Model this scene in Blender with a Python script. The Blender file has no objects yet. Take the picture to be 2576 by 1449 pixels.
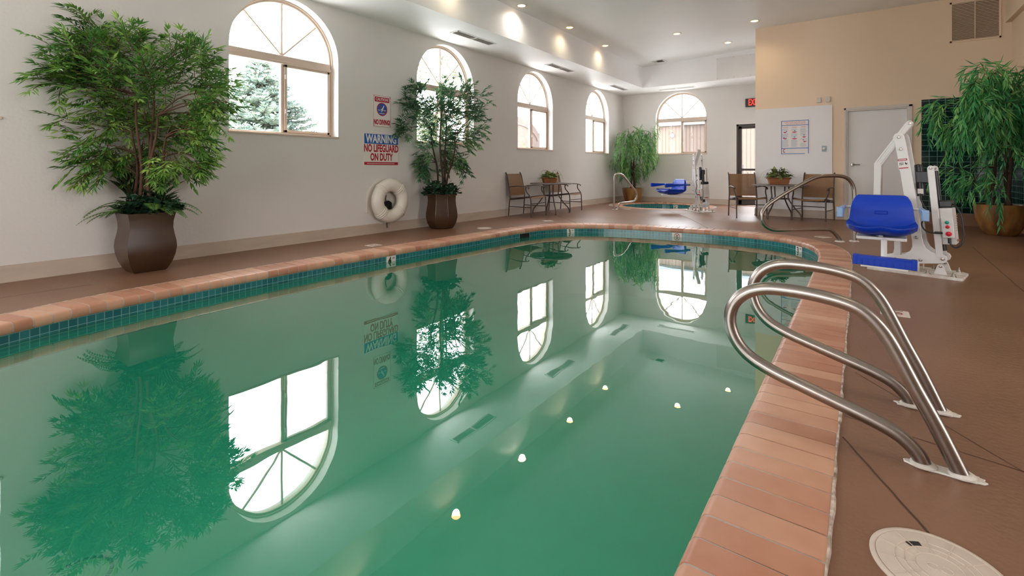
import bpy, bmesh, math, random
from mathutils import Vector, Matrix, Euler

# ------------------------------------------------------------------ camera
SC = bpy.context.scene
COL = SC.collection
YAW = 0.62874
cam_d = bpy.data.cameras.new('camera')
cam_d.sensor_width = 36.0
cam_d.lens = 1205.3 / 2576 * 36.0
cam_d.shift_y = -(724.5 - 424.6) / 2576
cam_d.clip_start = 0.02
cam_d.clip_end = 200
cam = bpy.data.objects.new('camera', cam_d)
cam.location = (0, 0, 0.95)
cam.rotation_euler = (math.pi / 2, 0, YAW)
COL.objects.link(cam)
SC.camera = cam

# ------------------------------------------------------------------ view and light
SC.view_settings.view_transform = 'Standard'
SC.view_settings.look = 'None'
SC.view_settings.gamma = 1.0
SC.view_settings.use_curve_mapping = False
SC.view_settings.exposure = 0.42
SC.cycles.max_bounces = 10
SC.cycles.diffuse_bounces = 5
SC.cycles.glossy_bounces = 4
SC.cycles.transparent_max_bounces = 12
SC.cycles.caustics_reflective = False
SC.cycles.caustics_refractive = False
SC.cycles.sample_clamp_indirect = 6.0

SKY = 14.0            # radiance of the bright overcast sky
DOWN_W = 11.0        # watts of one ceiling downlight
world = bpy.data.worlds.new('overcast_sky')
SC.world = world
world.use_nodes = True
nt = world.node_tree
for n in list(nt.nodes):
    nt.nodes.remove(n)
w_out = nt.nodes.new('ShaderNodeOutputWorld')
w_bg = nt.nodes.new('ShaderNodeBackground')
w_tc = nt.nodes.new('ShaderNodeTexCoord')
w_mp = nt.nodes.new('ShaderNodeMapping')
w_nz = nt.nodes.new('ShaderNodeTexNoise')
w_cr = nt.nodes.new('ShaderNodeValToRGB')
w_mp.inputs['Scale'].default_value = (1.0, 1.0, 3.0)
w_nz.inputs['Scale'].default_value = 1.6
w_nz.inputs['Detail'].default_value = 5
w_cr.color_ramp.elements[0].position = 0.3
w_cr.color_ramp.elements[0].color = (0.80, 0.86, 0.95, 1)
w_cr.color_ramp.elements[1].position = 0.65
w_cr.color_ramp.elements[1].color = (0.96, 0.97, 1.0, 1)
nt.links.new(w_tc.outputs['Generated'], w_mp.inputs['Vector'])
nt.links.new(w_mp.outputs['Vector'], w_nz.inputs['Vector'])
nt.links.new(w_nz.outputs['Fac'], w_cr.inputs['Fac'])
nt.links.new(w_cr.outputs['Color'], w_bg.inputs['Color'])
w_bg.inputs['Strength'].default_value = SKY
nt.links.new(w_bg.outputs['Background'], w_out.inputs['Surface'])


def area_light(name, loc, direction, sx, sy, power, color=(1, 1, 1), portal=False):
    d = bpy.data.lights.new(name, 'AREA')
    d.shape = 'RECTANGLE'
    d.size = sx
    d.size_y = sy
    d.energy = power
    d.color = color
    if portal:
        d.cycles.is_portal = True
    o = bpy.data.objects.new(name, d)
    o.location = loc
    o.rotation_euler = Vector(direction).to_track_quat('-Z', 'Z').to_euler()
    COL.objects.link(o)
    return o


# added fill lamps, unseen, behind and to the right of the viewer
area_light('rear_fill_lamp', (-2.0, -4.85, 1.7), (0, 1, 0), 5.5, 2.2, 225, (0.97, 0.98, 1.0))
area_light('side_fill_lamp', (5.85, 2.5, 1.7), (-1, 0, 0), 6.5, 2.2, 225, (0.97, 0.98, 1.0))

# ------------------------------------------------------------------ materials
def srgb(h):
    if isinstance(h, str):
        h = h.lstrip('#')
        c = [int(h[i:i + 2], 16) / 255 for i in (0, 2, 4)]
    else:
        c = [v / 255 for v in h]
    return tuple((v / 12.92 if v <= 0.04045 else ((v + 0.055) / 1.055) ** 2.4) for v in c) + (1.0,)


def new_mat(name):
    m = bpy.data.materials.new(name)
    m.use_nodes = True
    t = m.node_tree
    b = t.nodes['Principled BSDF']
    return m, t, b


def mat(name, color, rough=0.5, metal=0.0, var=0.0, vscale=6.0, bump=0.0, bscale=60.0, spec=0.5, color2=None, coat=0.0, stretch=None):
    m, t, b = new_mat(name)
    c = srgb(color)
    b.inputs['Roughness'].default_value = rough
    b.inputs['Metallic'].default_value = metal
    b.inputs['Specular IOR Level'].default_value = spec
    b.inputs['Coat Weight'].default_value = coat
    tc = t.nodes.new('ShaderNodeTexCoord')
    src = tc.outputs['Object']
    if stretch:
        mp = t.nodes.new('ShaderNodeMapping')
        mp.inputs['Scale'].default_value = stretch
        t.links.new(src, mp.inputs['Vector'])
        src = mp.outputs['Vector']
    nz = t.nodes.new('ShaderNodeTexNoise')
    nz.inputs['Scale'].default_value = vscale
    nz.inputs['Detail'].default_value = 4
    t.links.new(src, nz.inputs['Vector'])
    cr = t.nodes.new('ShaderNodeValToRGB')
    c2 = srgb(color2) if color2 else tuple(v * (1 - var) for v in c[:3]) + (1,)
    cr.color_ramp.elements[0].position = 0.32
    cr.color_ramp.elements[1].position = 0.68
    cr.color_ramp.elements[0].color = c2
    cr.color_ramp.elements[1].color = c
    t.links.new(nz.outputs['Fac'], cr.inputs['Fac'])
    t.links.new(cr.outputs['Color'], b.inputs['Base Color'])
    if bump:
        n2 = t.nodes.new('ShaderNodeTexNoise')
        n2.inputs['Scale'].default_value = bscale
        n2.inputs['Detail'].default_value = 3
        t.links.new(src, n2.inputs['Vector'])
        bp = t.nodes.new('ShaderNodeBump')
        bp.inputs['Strength'].default_value = bump
        bp.inputs['Distance'].default_value = 0.01
        t.links.new(n2.outputs['Fac'], bp.inputs['Height'])
        t.links.new(bp.outputs['Normal'], b.inputs['Normal'])
    return m


def emit_mat(name, color, strength):
    m, t, b = new_mat(name)
    b.inputs['Base Color'].default_value = srgb(color)
    b.inputs['Emission Color'].default_value = srgb(color)
    b.inputs['Emission Strength'].default_value = strength
    return m


M = {}
M['wall'] = mat('painted_plaster', '#d3cdc7', 0.75, var=0.03, vscale=1.5, bump=0.18, bscale=38)
M['tan_wall'] = mat('tan_paint', '#dcc2a6', 0.7, var=0.03, vscale=1.5, bump=0.12, bscale=45)
M['ceiling'] = mat('ceiling_paint', '#f3f2f2', 0.42, var=0.03, vscale=1.2, bump=0.10, bscale=50, spec=0.4)
M['base'] = mat('baseboard_vinyl', '#b29f8e', 0.5, var=0.12, vscale=2.5, stretch=(1, 1, 6))
M['trim'] = mat('trim_paint', '#c8bdb2', 0.5, var=0.03)
M['panel_white'] = mat('plastic_panel', '#d3cecb', 0.35, var=0.03, vscale=2)
M['door_paint'] = mat('door_paint', '#dcd7d3', 0.45, var=0.03, vscale=2)
M['frame_tan'] = mat('window_frame_vinyl', '#cab6a4', 0.45, var=0.04)
M['white_paint'] = mat('white_metal_paint', '#d6d2ce', 0.35, var=0.05, vscale=5)
M['worn_white'] = mat('worn_white_metal', '#d8d3cc', 0.45, var=0.0, vscale=14, color2='#b9ab9b')
M['steel'] = mat('brushed_stainless', '#a0978f', 0.30, metal=1.0, var=0.10, vscale=40, stretch=(1, 1, 1))
M['bolt'] = mat('bolt_steel', '#a09890', 0.3, metal=1.0, var=0.05)
M['black'] = mat('black_plastic', '#17161a', 0.4, var=0.2)
M['blue'] = mat('blue_plastic', '#0038ac', 0.42, var=0.06, vscale=3, spec=0.35)
M['pale_blue'] = mat('pale_blue_plastic', '#7f9fc6', 0.4, var=0.1)
M['red_button'] = mat('red_plastic', '#d0202a', 0.3, var=0.05)
M['green_button'] = mat('green_plastic', '#18907a', 0.3, var=0.05)
M['chair_metal'] = mat('dark_chair_metal', '#4a3d38', 0.42, metal=0.3, var=0.15, vscale=20)
M['table_top'] = mat('punched_table_metal', '#6d6460', 0.45, metal=0.3, var=0.2, vscale=60)
M['planter_brown'] = mat('brown_planter_glaze', '#46301f', 0.30, var=0.2, vscale=5, spec=0.45, color2='#3a251a')
M['soil'] = mat('dark_soil', '#1c1612', 0.95, var=0.4, vscale=30)
M['bark'] = mat('brown_bark', '#5b3d2b', 0.85, var=0.35, vscale=12, bump=0.4, bscale=40)
M['bark_dark'] = mat('dark_bark', '#40291d', 0.85, var=0.35, vscale=12, bump=0.4, bscale=40)
M['white_sign'] = mat('sign_white', '#d9d3ca', 0.4, var=0.03)
M['sign_red'] = mat('sign_red', '#a8182e', 0.4, var=0.05)
M['sign_blue'] = mat('sign_blue', '#1c55a6', 0.4, var=0.05)
M['ink'] = mat('black_ink', '#1a1a1c', 0.5)
M['poster_blue'] = mat('poster_blue', '#2c66a8', 0.4, var=0.05)
M['poster_paper'] = mat('poster_paper', '#d6cdc8', 0.4, var=0.03)
M['text_grey'] = mat('poster_grey_text', '#98a4ac', 0.5)
M['text_orange'] = mat('poster_orange_text', '#c08070', 0.5)
M['ring_white'] = mat('life_ring_plastic', '#dcd4c8', 0.35, var=0.05, vscale=6)
M['rope_black'] = mat('black_rope', '#1d1b1c', 0.8, var=0.3, vscale=50)
M['dark_frame'] = mat('bronze_door_frame', '#33261f', 0.4, var=0.1)
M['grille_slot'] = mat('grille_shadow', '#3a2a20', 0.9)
M['lid'] = mat('white_lid_plastic', '#c9b9aa', 0.55, var=0.12, vscale=14)
M['deck_tile'] = mat('deck_marker_tile', '#cdbfb2', 0.5, var=0.12, vscale=30)
M['caulk'] = mat('old_caulk', '#c9b8aa', 0.7, var=0.0, vscale=30, color2='#7a6350', bump=0.6, bscale=60)
M['joint'] = mat('deck_joint', '#4b3223', 0.9, var=0.2)
M['wood'] = mat('orange_brown_wood', '#9a5a2c', 0.55, var=0.35, vscale=4, stretch=(1, 1, 8))
M['pot_glaze'] = mat('ochre_pot_glaze', '#9a6b33', 0.3, var=0.0, vscale=3.2, color2='#54331a', spec=0.6, stretch=(2.5, 2.5, 0.6))
M['plaster'] = mat('pool_plaster', '#cfdcd0', 0.7, var=0.10, vscale=3)
M['drain_ring'] = mat('drain_black', '#1f2a22', 0.6)
M['drain'] = mat('drain_cover', '#f2eeb0', 0.5, var=0.03)
M['siding'] = mat('peach_siding', '#594a40', 0.8, var=0.05, vscale=2)
M['siding_groove'] = mat('siding_groove', '#483b32', 0.8)
M['roof_trim'] = mat('roof_trim_grey', '#5a6064', 0.6)
M['ground_out'] = mat('pale_gravel', '#eceae6', 0.9, var=0.15, vscale=1.0)
M['stone_out'] = mat('tan_stone', '#574840', 0.9, var=0.2, vscale=4)
M['light_trim'] = mat('downlight_trim', '#e2d8c8', 0.3, var=0.02)
M['exit_box'] = mat('exit_housing', '#2a1c1c', 0.4)
M['exit_red'] = emit_mat('exit_letters', '#f03a2c', 1.0)
M['vent_backing'] = mat('vent_backing_paint', '#d8d4d0', 0.9)  # pale backing sheet of the soffit vents
M['lamp_white'] = emit_mat('lamp_lens_white', '#ffd9b4', 8.0)
M['fascia_panel'] = mat('fascia_panel_paint', '#e2dfdd', 0.3, var=0.02)
M['lamp_warm'] = emit_mat('lamp_lens_warm', '#ffc47c', 6.0)


def leaf_mat(name, c1, c2, c3, rough=0.45, scale=5.0, stripes=False):
    m, t, b = new_mat(name)
    tc = t.nodes.new('ShaderNodeTexCoord')
    nz = t.nodes.new('ShaderNodeTexNoise')
    nz.inputs['Scale'].default_value = scale
    nz.inputs['Detail'].default_value = 3
    t.links.new(tc.outputs['Object'], nz.inputs['Vector'])
    at = t.nodes.new('ShaderNodeAttribute')
    at.attribute_name = 'tone'
    ad = t.nodes.new('ShaderNodeMath')
    ad.operation = 'MULTIPLY_ADD'
    ad.inputs[1].default_value = 0.6
    t.links.new(at.outputs['Fac'], ad.inputs[0])
    sb = t.nodes.new('ShaderNodeMath')
    sb.operation = 'MULTIPLY'
    sb.inputs[1].default_value = 0.45
    t.links.new(nz.outputs['Fac'], sb.inputs[0])
    t.links.new(sb.outputs[0], ad.inputs[2])
    cr = t.nodes.new('ShaderNodeValToRGB')
    cr.color_ramp.elements[0].position = 0.15
    cr.color_ramp.elements[0].color = srgb(c1)
    cr.color_ramp.elements[1].position = 0.85
    cr.color_ramp.elements[1].color = srgb(c3)
    e = cr.color_ramp.elements.new(0.5)
    e.color = srgb(c2)
    t.links.new(ad.outputs[0], cr.inputs['Fac'])
    col = cr.outputs['Color']
    if stripes:
        uv = t.nodes.new('ShaderNodeUVMap')
        sp = t.nodes.new('ShaderNodeSeparateXYZ')
        t.links.new(uv.outputs['UV'], sp.inputs[0])
        ab = t.nodes.new('ShaderNodeMath'); ab.operation = 'ABSOLUTE'
        t.links.new(sp.outputs['X'], ab.inputs[0])
        mx = t.nodes.new('ShaderNodeMath'); mx.operation = 'MULTIPLY_ADD'
        mx.inputs[1].default_value = -0.25
        t.links.new(ab.outputs[0], mx.inputs[0]); t.links.new(sp.outputs['Y'], mx.inputs[2])
        sn = t.nodes.new('ShaderNodeMath'); sn.operation = 'MULTIPLY'; sn.inputs[1].default_value = 50
        t.links.new(mx.outputs[0], sn.inputs[0])
        s2 = t.nodes.new('ShaderNodeMath'); s2.operation = 'SINE'
        t.links.new(sn.outputs[0], s2.inputs[0])
        gt = t.nodes.new('ShaderNodeMath'); gt.operation = 'GREATER_THAN'; gt.inputs[1].default_value = 0.72
        t.links.new(s2.outputs[0], gt.inputs[0])
        mc = t.nodes.new('ShaderNodeMix'); mc.data_type = 'RGBA'
        t.links.new(gt.outputs[0], mc.inputs['Factor'])
        t.links.new(col, mc.inputs['A']); mc.inputs['B'].default_value = srgb('#8f9c74')
        col = mc.outputs['Result']
    t.links.new(col, b.inputs['Base Color'])
    b.inputs['Roughness'].default_value = rough
    tr = t.nodes.new('ShaderNodeBsdfTranslucent')
    t.links.new(col, tr.inputs['Color'])
    mix = t.nodes.new('ShaderNodeMixShader')
    mix.inputs[0].default_value = 0.22
    out = t.nodes['Material Output']
    t.links.new(b.outputs[0], mix.inputs[1])
    t.links.new(tr.outputs[0], mix.inputs[2])
    t.links.new(mix.outputs[0], out.inputs['Surface'])
    return m


M['leaf_a'] = leaf_mat('lance_leaf_green', '#1c3d24', '#4c8034', '#a9c860')
M['leaf_b'] = leaf_mat('lance_leaf_blue_green', '#163024', '#386848', '#7aa65c')
M['leaf_weep'] = leaf_mat('willow_leaf', '#17472e', '#3f9a55', '#98cc74')
M['leaf_weep2'] = leaf_mat('willow_leaf_yellow', '#254a2c', '#4f8a3f', '#96b862')
M['fern'] = leaf_mat('fern_green', '#2a4a20', '#56823a', '#9ab85a')
M['ivy'] = leaf_mat('ivy_dark', '#14261a', '#2a4c34', '#567c58')
M['striped'] = leaf_mat('striped_leaf', '#1d2a1a', '#30422a', '#4c6640', stripes=True)
M['mixed'] = leaf_mat('mixed_leaf', '#241f18', '#5c6a30', '#a9a64c')
M['spruce'] = leaf_mat('spruce_needles', '#586860', '#718478', '#868d76', rough=0.8)
M['outleaf'] = leaf_mat('garden_leaves', '#38452f', '#4d5a38', '#666a42', rough=0.8)


def sling_mat():
    m, t, b = new_mat('tan_sling_mesh')
    b.inputs['Base Color'].default_value = srgb('#8a6642')
    b.inputs['Roughness'].default_value = 0.7
    tc = t.nodes.new('ShaderNodeTexCoord')
    nz = t.nodes.new('ShaderNodeTexNoise')
    nz.inputs['Scale'].default_value = 60
    t.links.new(tc.outputs['Object'], nz.inputs['Vector'])
    cr = t.nodes.new('ShaderNodeValToRGB')
    cr.color_ramp.elements[0].color = srgb('#76543a')
    cr.color_ramp.elements[1].color = srgb('#98714a')
    t.links.new(nz.outputs['Fac'], cr.inputs['Fac'])
    t.links.new(cr.outputs['Color'], b.inputs['Base Color'])
    tp = t.nodes.new('ShaderNodeBsdfTransparent')
    mix = t.nodes.new('ShaderNodeMixShader')
    mix.inputs[0].default_value = 0.22
    t.links.new(b.outputs[0], mix.inputs[1])
    t.links.new(tp.outputs[0], mix.inputs[2])
    t.links.new(mix.outputs[0], t.nodes['Material Output'].inputs['Surface'])
    return m


M['sling'] = sling_mat()


def glass_mat(name, tint, refl=0.08):
    m, t, b = new_mat(name)
    tp = t.nodes.new('ShaderNodeBsdfTransparent')
    tp.inputs['Color'].default_value = tint
    gl = t.nodes.new('ShaderNodeBsdfGlossy')
    gl.inputs['Roughness'].default_value = 0.0
    fr = t.nodes.new('ShaderNodeFresnel')
    fr.inputs['IOR'].default_value = 1.45
    mu = t.nodes.new('ShaderNodeMath'); mu.operation = 'MULTIPLY'; mu.inputs[1].default_value = 0.8
    t.links.new(fr.outputs[0], mu.inputs[0])
    mix = t.nodes.new('ShaderNodeMixShader')
    t.links.new(mu.outputs[0], mix.inputs[0])
    t.links.new(tp.outputs[0], mix.inputs[1])
    t.links.new(gl.outputs[0], mix.inputs[2])
    t.links.new(mix.outputs[0], t.nodes['Material Output'].inputs['Surface'])
    return m


M['glass'] = glass_mat('clear_glass', (0.95, 0.97, 0.97, 1))
M['glass_screen'] = glass_mat('screened_glass', (0.62, 0.64, 0.66, 1))


def water_mat():
    m, t, b = new_mat('green_pool_water')
    out = t.nodes['Material Output']
    lw = t.nodes.new('ShaderNodeLayerWeight'); lw.inputs['Blend'].default_value = 0.5
    pw = t.nodes.new('ShaderNodeMath'); pw.operation = 'POWER'; pw.inputs[1].default_value = 2.2
    fr = t.nodes.new('ShaderNodeMath'); fr.operation = 'MULTIPLY_ADD'; fr.inputs[1].default_value = 0.97; fr.inputs[2].default_value = 0.025
    t.links.new(lw.outputs['Facing'], pw.inputs[0]); t.links.new(pw.outputs[0], fr.inputs[0])
    gl = t.nodes.new('ShaderNodeBsdfGlossy'); gl.inputs['Roughness'].default_value = 0.0
    tp = t.nodes.new('ShaderNodeBsdfTransparent'); tp.inputs['Color'].default_value = (0.24, 0.70, 0.51, 1)
    df = t.nodes.new('ShaderNodeBsdfDiffuse'); df.inputs['Color'].default_value = (0.016, 0.335, 0.205, 1)
    mb = t.nodes.new('ShaderNodeMixShader'); mb.inputs[0].default_value = 0.45
    t.links.new(tp.outputs[0], mb.inputs[1]); t.links.new(df.outputs[0], mb.inputs[2])
    mx = t.nodes.new('ShaderNodeMixShader')
    t.links.new(fr.outputs[0], mx.inputs[0]); t.links.new(mb.outputs[0], mx.inputs[1]); t.links.new(gl.outputs[0], mx.inputs[2])
    t.links.new(mx.outputs[0], out.inputs['Surface'])
    tc = t.nodes.new('ShaderNodeTexCoord')
    nz = t.nodes.new('ShaderNodeTexNoise'); nz.inputs['Scale'].default_value = 2.2; nz.inputs['Detail'].default_value = 2
    t.links.new(tc.outputs['Object'], nz.inputs['Vector'])
    bp = t.nodes.new('ShaderNodeBump'); bp.inputs['Strength'].default_value = 0.05; bp.inputs['Distance'].default_value = 0.02
    t.links.new(nz.outputs['Fac'], bp.inputs['Height'])
    t.links.new(bp.outputs['Normal'], gl.inputs['Normal']); t.links.new(bp.outputs['Normal'], lw.inputs['Normal'])
    return m


M['water'] = water_mat()


def deck_mat():
    m, t, b = new_mat('brown_deck_coating')
    tc = t.nodes.new('ShaderNodeTexCoord')
    n1 = t.nodes.new('ShaderNodeTexNoise'); n1.inputs['Scale'].default_value = 0.9; n1.inputs['Detail'].default_value = 6
    n2 = t.nodes.new('ShaderNodeTexNoise'); n2.inputs['Scale'].default_value = 45; n2.inputs['Detail'].default_value = 3
    t.links.new(tc.outputs['Object'], n1.inputs['Vector']); t.links.new(tc.outputs['Object'], n2.inputs['Vector'])
    cr = t.nodes.new('ShaderNodeValToRGB')
    cr.color_ramp.elements[0].position = 0.3; cr.color_ramp.elements[0].color = srgb('#6d4c37')
    cr.color_ramp.elements[1].position = 0.7; cr.color_ramp.elements[1].color = srgb('#85604a')
    t.links.new(n1.outputs['Fac'], cr.inputs['Fac'])
    t.links.new(cr.outputs['Color'], b.inputs['Base Color'])
    b.inputs['Roughness'].default_value = 0.38
    b.inputs['Specular IOR Level'].default_value = 0.5
    bp = t.nodes.new('ShaderNodeBump'); bp.inputs['Strength'].default_value = 0.5; bp.inputs['Distance'].default_value = 0.004
    t.links.new(n2.outputs['Fac'], bp.inputs['Height']); t.links.new(bp.outputs['Normal'], b.inputs['Normal'])
    return m


M['deck'] = deck_mat()


def brick_mat():
    m, t, b = new_mat('terracotta_coping')
    at = t.nodes.new('ShaderNodeAttribute'); at.attribute_name = 'tone'
    tc = t.nodes.new('ShaderNodeTexCoord')
    nz = t.nodes.new('ShaderNodeTexNoise'); nz.inputs['Scale'].default_value = 9; nz.inputs['Detail'].default_value = 4
    t.links.new(tc.outputs['Object'], nz.inputs['Vector'])
    ad = t.nodes.new('ShaderNodeMath'); ad.operation = 'MULTIPLY_ADD'; ad.inputs[1].default_value = 0.5
    t.links.new(nz.outputs['Fac'], ad.inputs[0])
    m2 = t.nodes.new('ShaderNodeMath'); m2.operation = 'MULTIPLY_ADD'; m2.inputs[1].default_value = 0.6; m2.inputs[2].default_value = -0.05
    t.links.new(at.outputs['Fac'], m2.inputs[0]); t.links.new(m2.outputs[0], ad.inputs[2])
    cr = t.nodes.new('ShaderNodeValToRGB')
    cr.color_ramp.elements[0].position = 0.1; cr.color_ramp.elements[0].color = srgb('#a56b52')
    cr.color_ramp.elements[1].position = 0.9; cr.color_ramp.elements[1].color = srgb('#c79a7e')
    t.links.new(ad.outputs[0], cr.inputs['Fac']); t.links.new(cr.outputs['Color'], b.inputs['Base Color'])
    b.inputs['Roughness'].default_value = 0.4
    return m


M['brick'] = brick_mat()
M['grout'] = mat('grey_grout', '#b3a79e', 0.85, var=0.15, vscale=60)


def tile_mat(name, c1, c2, grout, size, msize, rough=0.15, vsize=None):
    m, t, b = new_mat(name)
    uv = t.nodes.new('ShaderNodeUVMap')
    br = t.nodes.new('ShaderNodeTexBrick')
    br.offset = 0.0
    br.inputs['Color1'].default_value = srgb(c1)
    br.inputs['Color2'].default_value = srgb(c2)
    br.inputs['Mortar'].default_value = srgb(grout)
    br.inputs['Scale'].default_value = 1.0
    br.inputs['Brick Width'].default_value = size
    br.inputs['Row Height'].default_value = vsize or size
    br.inputs['Mortar Size'].default_value = msize
    br.inputs['Mortar Smooth'].default_value = 0.0
    t.links.new(uv.outputs['UV'], br.inputs['Vector'])
    t.links.new(br.outputs['Color'], b.inputs['Base Color'])
    b.inputs['Roughness'].default_value = rough
    return m


M['pool_tile'] = tile_mat('teal_pool_tile', '#1d5c63', '#2a7478', '#6d9c98', 0.05, 0.0022, 0.18)
M['wall_tile'] = tile_mat('dark_green_wall_tile', '#06211f', '#0b2e2a', '#6d8a82', 0.1035, 0.0035, 0.10, vsize=0.0955)

# ------------------------------------------------------------------ mesh helpers
class MB:
    def __init__(self):
        self.v = []; self.f = []; self.mi = []; self.tone = []; self.uv = {}

    def add(self, vs, fs, mi=0, tone=0.5, uv=None):
        o = len(self.v)
        self.v.extend([tuple(p) for p in vs])
        for k, f in enumerate(fs):
            if uv:
                self.uv[len(self.f)] = uv[k]
            self.f.append([i + o for i in f]); self.mi.append(mi); self.tone.append(tone)
        return self

    def box(self, c, s, rot=None, mi=0, tone=0.5):
        hx, hy, hz = s[0] / 2, s[1] / 2, s[2] / 2
        vs = [Vector((x, y, z)) for x in (-hx, hx) for y in (-hy, hy) for z in (-hz, hz)]
        if rot is not None:
            vs = [rot @ p for p in vs]
        c = Vector(c)
        vs = [p + c for p in vs]
        fs = [(0, 1, 3, 2), (4, 6, 7, 5), (0, 4, 5, 1), (2, 3, 7, 6), (0, 2, 6, 4), (1, 5, 7, 3)]
        return self.add(vs, fs, mi, tone)

    def tube(self, path, r, n=8, cap=True, mi=0, closed=False, flat=1.0, tone=0.5):
        path = [Vector(p) for p in path]
        k = len(path)
        rr = r if isinstance(r, (list, tuple)) else [r] * k
        vs = []; nrm = None
        for i, p in enumerate(path):
            if closed:
                t = path[(i + 1) % k] - path[i - 1]
            else:
                t = path[min(i + 1, k - 1)] - path[max(i - 1, 0)]
            if t.length < 1e-9:
                t = Vector((0, 0, 1))
            t.normalize()
            if nrm is None:
                a = Vector((0, 0, 1)) if abs(t.z) < 0.9 else Vector((1, 0, 0))
                nrm = (a - t * a.dot(t)).normalized()
            else:
                nrm = nrm - t * nrm.dot(t)
                nrm = nrm.normalized() if nrm.length > 1e-6 else t.orthogonal().normalized()
            bn = t.cross(nrm)
            for j in range(n):
                a = 2 * math.pi * j / n
                vs.append(p + (nrm * math.cos(a) * flat + bn * math.sin(a)) * rr[i])
        fs = []
        m = k if closed else k - 1
        for i in range(m):
            for j in range(n):
                a = i * n + j; b = i * n + (j + 1) % n
                c = ((i + 1) % k) * n + (j + 1) % n; d = ((i + 1) % k) * n + j
                fs.append((a, b, c, d))
        if cap and not closed:
            fs.append(tuple(range(n - 1, -1, -1))); fs.append(tuple((k - 1) * n + j for j in range(n)))
        return self.add(vs, fs, mi, tone)

    def lathe(self, prof, n=32, c=(0, 0, 0), rot=None, mi=0, closed=False):
        vs = []; c = Vector(c)
        for r, z in prof:
            for j in range(n):
                a = 2 * math.pi * j / n
                p = Vector((r * math.cos(a), r * math.sin(a), z))
                if rot is not None:
                    p = rot @ p
                vs.append(p + c)
        fs = []
        k = len(prof)
        for i in range(k - 1 + (1 if closed else 0)):
            for j in range(n):
                i2 = (i + 1) % k
                fs.append((i * n + j, i * n + (j + 1) % n, i2 * n + (j + 1) % n, i2 * n + j))
        if not closed:
            if prof[0][0] > 1e-6:
                fs.append(tuple(range(n - 1, -1, -1)))
            if prof[-1][0] > 1e-6:
                fs.append(tuple((k - 1) * n + j for j in range(n)))
        return self.add(vs, fs, mi)

    def prism(self, poly, depth, frame=None, mi=0, both=True):
        """poly: 2D points (a, b) in a frame Matrix (columns right, up, normal, origin); extruded along the normal."""
        fr = frame or Matrix.Identity(4)
        n = len(poly)
        vs = [fr @ Vector((a, b, 0)) for a, b in poly] + [fr @ Vector((a, b, depth)) for a, b in poly]
        fs = [tuple(range(n - 1, -1, -1)), tuple(range(n, 2 * n))]
        for i in range(n):
            j = (i + 1) % n
            fs.append((i, j, n + j, n + i))
        return self.add(vs, fs, mi)

    def quad(self, a, b, c, d, mi=0, uv=None):
        return self.add([a, b, c, d], [(0, 1, 2, 3)], mi, uv=[uv] if uv else None)

    def build(self, name, mats, parent=None, smooth=35, bevel=0.0, segs=2, loc=None, weld=False):
        me = bpy.data.meshes.new(name)
        me.from_pydata(self.v, [], self.f)
        if not isinstance(mats, (list, tuple)):
            mats = [mats]
        for m in mats:
            me.materials.append(m)
        if len(mats) > 1:
            me.polygons.foreach_set('material_index', self.mi)
        if len(set(self.tone)) > 1:
            at = me.attributes.new('tone', 'FLOAT', 'FACE')
            at.data.foreach_set('value', self.tone)
        if self.uv:
            ul = me.uv_layers.new(name='UVMap')
            for p in me.polygons:
                u = self.uv.get(p.index)
                if u:
                    for li, c in zip(p.loop_indices, u):
                        ul.data[li].uv = c
        if weld:
            bm = bmesh.new(); bm.from_mesh(me)
            bmesh.ops.remove_doubles(bm, verts=bm.verts, dist=1e-5)
            bmesh.ops.recalc_face_normals(bm, faces=bm.faces)
            bm.to_mesh(me); bm.free()
        if smooth:
            me.polygons.foreach_set('use_smooth', [True] * len(me.polygons))
            me.set_sharp_from_angle(angle=math.radians(smooth))
        me.update()
        o = bpy.data.objects.new(name, me)
        COL.objects.link(o)
        if parent:
            o.parent = parent
        if loc is not None:
            o.location = loc
        if bevel:
            b = o.modifiers.new('edge', 'BEVEL')
            b.width = bevel; b.segments = segs; b.limit_method = 'ANGLE'; b.angle_limit = math.radians(40)
            b.harden_normals = False
        return o


def tag(o, label=None, cat=None, group=None, kind=None):
    if label: o['label'] = label
    if cat: o['category'] = cat
    if group: o['group'] = group
    if kind: o['kind'] = kind
    return o


def thing(name, loc, label, cat, rz=0.0, group=None):
    o = bpy.data.objects.new(name, None)
    o.empty_display_size = 0.1
    o.location = loc
    o.rotation_euler = (0, 0, rz)
    COL.objects.link(o)
    return tag(o, label, cat, group)


def struct(o):
    o['kind'] = 'structure'
    return o


def copy_tree(o, parent=None):
    c = o.copy()
    COL.objects.link(c)
    if parent:
        c.parent = parent
    for ch in list(o.children):
        copy_tree(ch, c)
    return c


def frame(origin, right, up):
    r = Vector(right).normalized(); u = Vector(up).normalized(); n = r.cross(u)
    m = Matrix(((r.x, u.x, n.x, origin[0]), (r.y, u.y, n.y, origin[1]), (r.z, u.z, n.z, origin[2]), (0, 0, 0, 1)))
    return m


def rbox_poly(w, h, r=0.01, n=4, cx=0, cy=0):
    pts = []
    for sx, sy, a0 in ((1, -1, -90), (1, 1, 0), (-1, 1, 90), (-1, -1, 180)):
        for i in range(n + 1):
            a = math.radians(a0 + 90 * i / n)
            pts.append((cx + sx * (w / 2 - r) + r * math.cos(a), cy + sy * (h / 2 - r) + r * math.sin(a)))
    return pts


def circ(r, n=32, cx=0, cy=0, a0=0, a1=360, full=True):
    m = n if full else n + 1
    return [(cx + r * math.cos(math.radians(a0 + (a1 - a0) * i / n)), cy + r * math.sin(math.radians(a0 + (a1 - a0) * i / n))) for i in range(m)]


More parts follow.
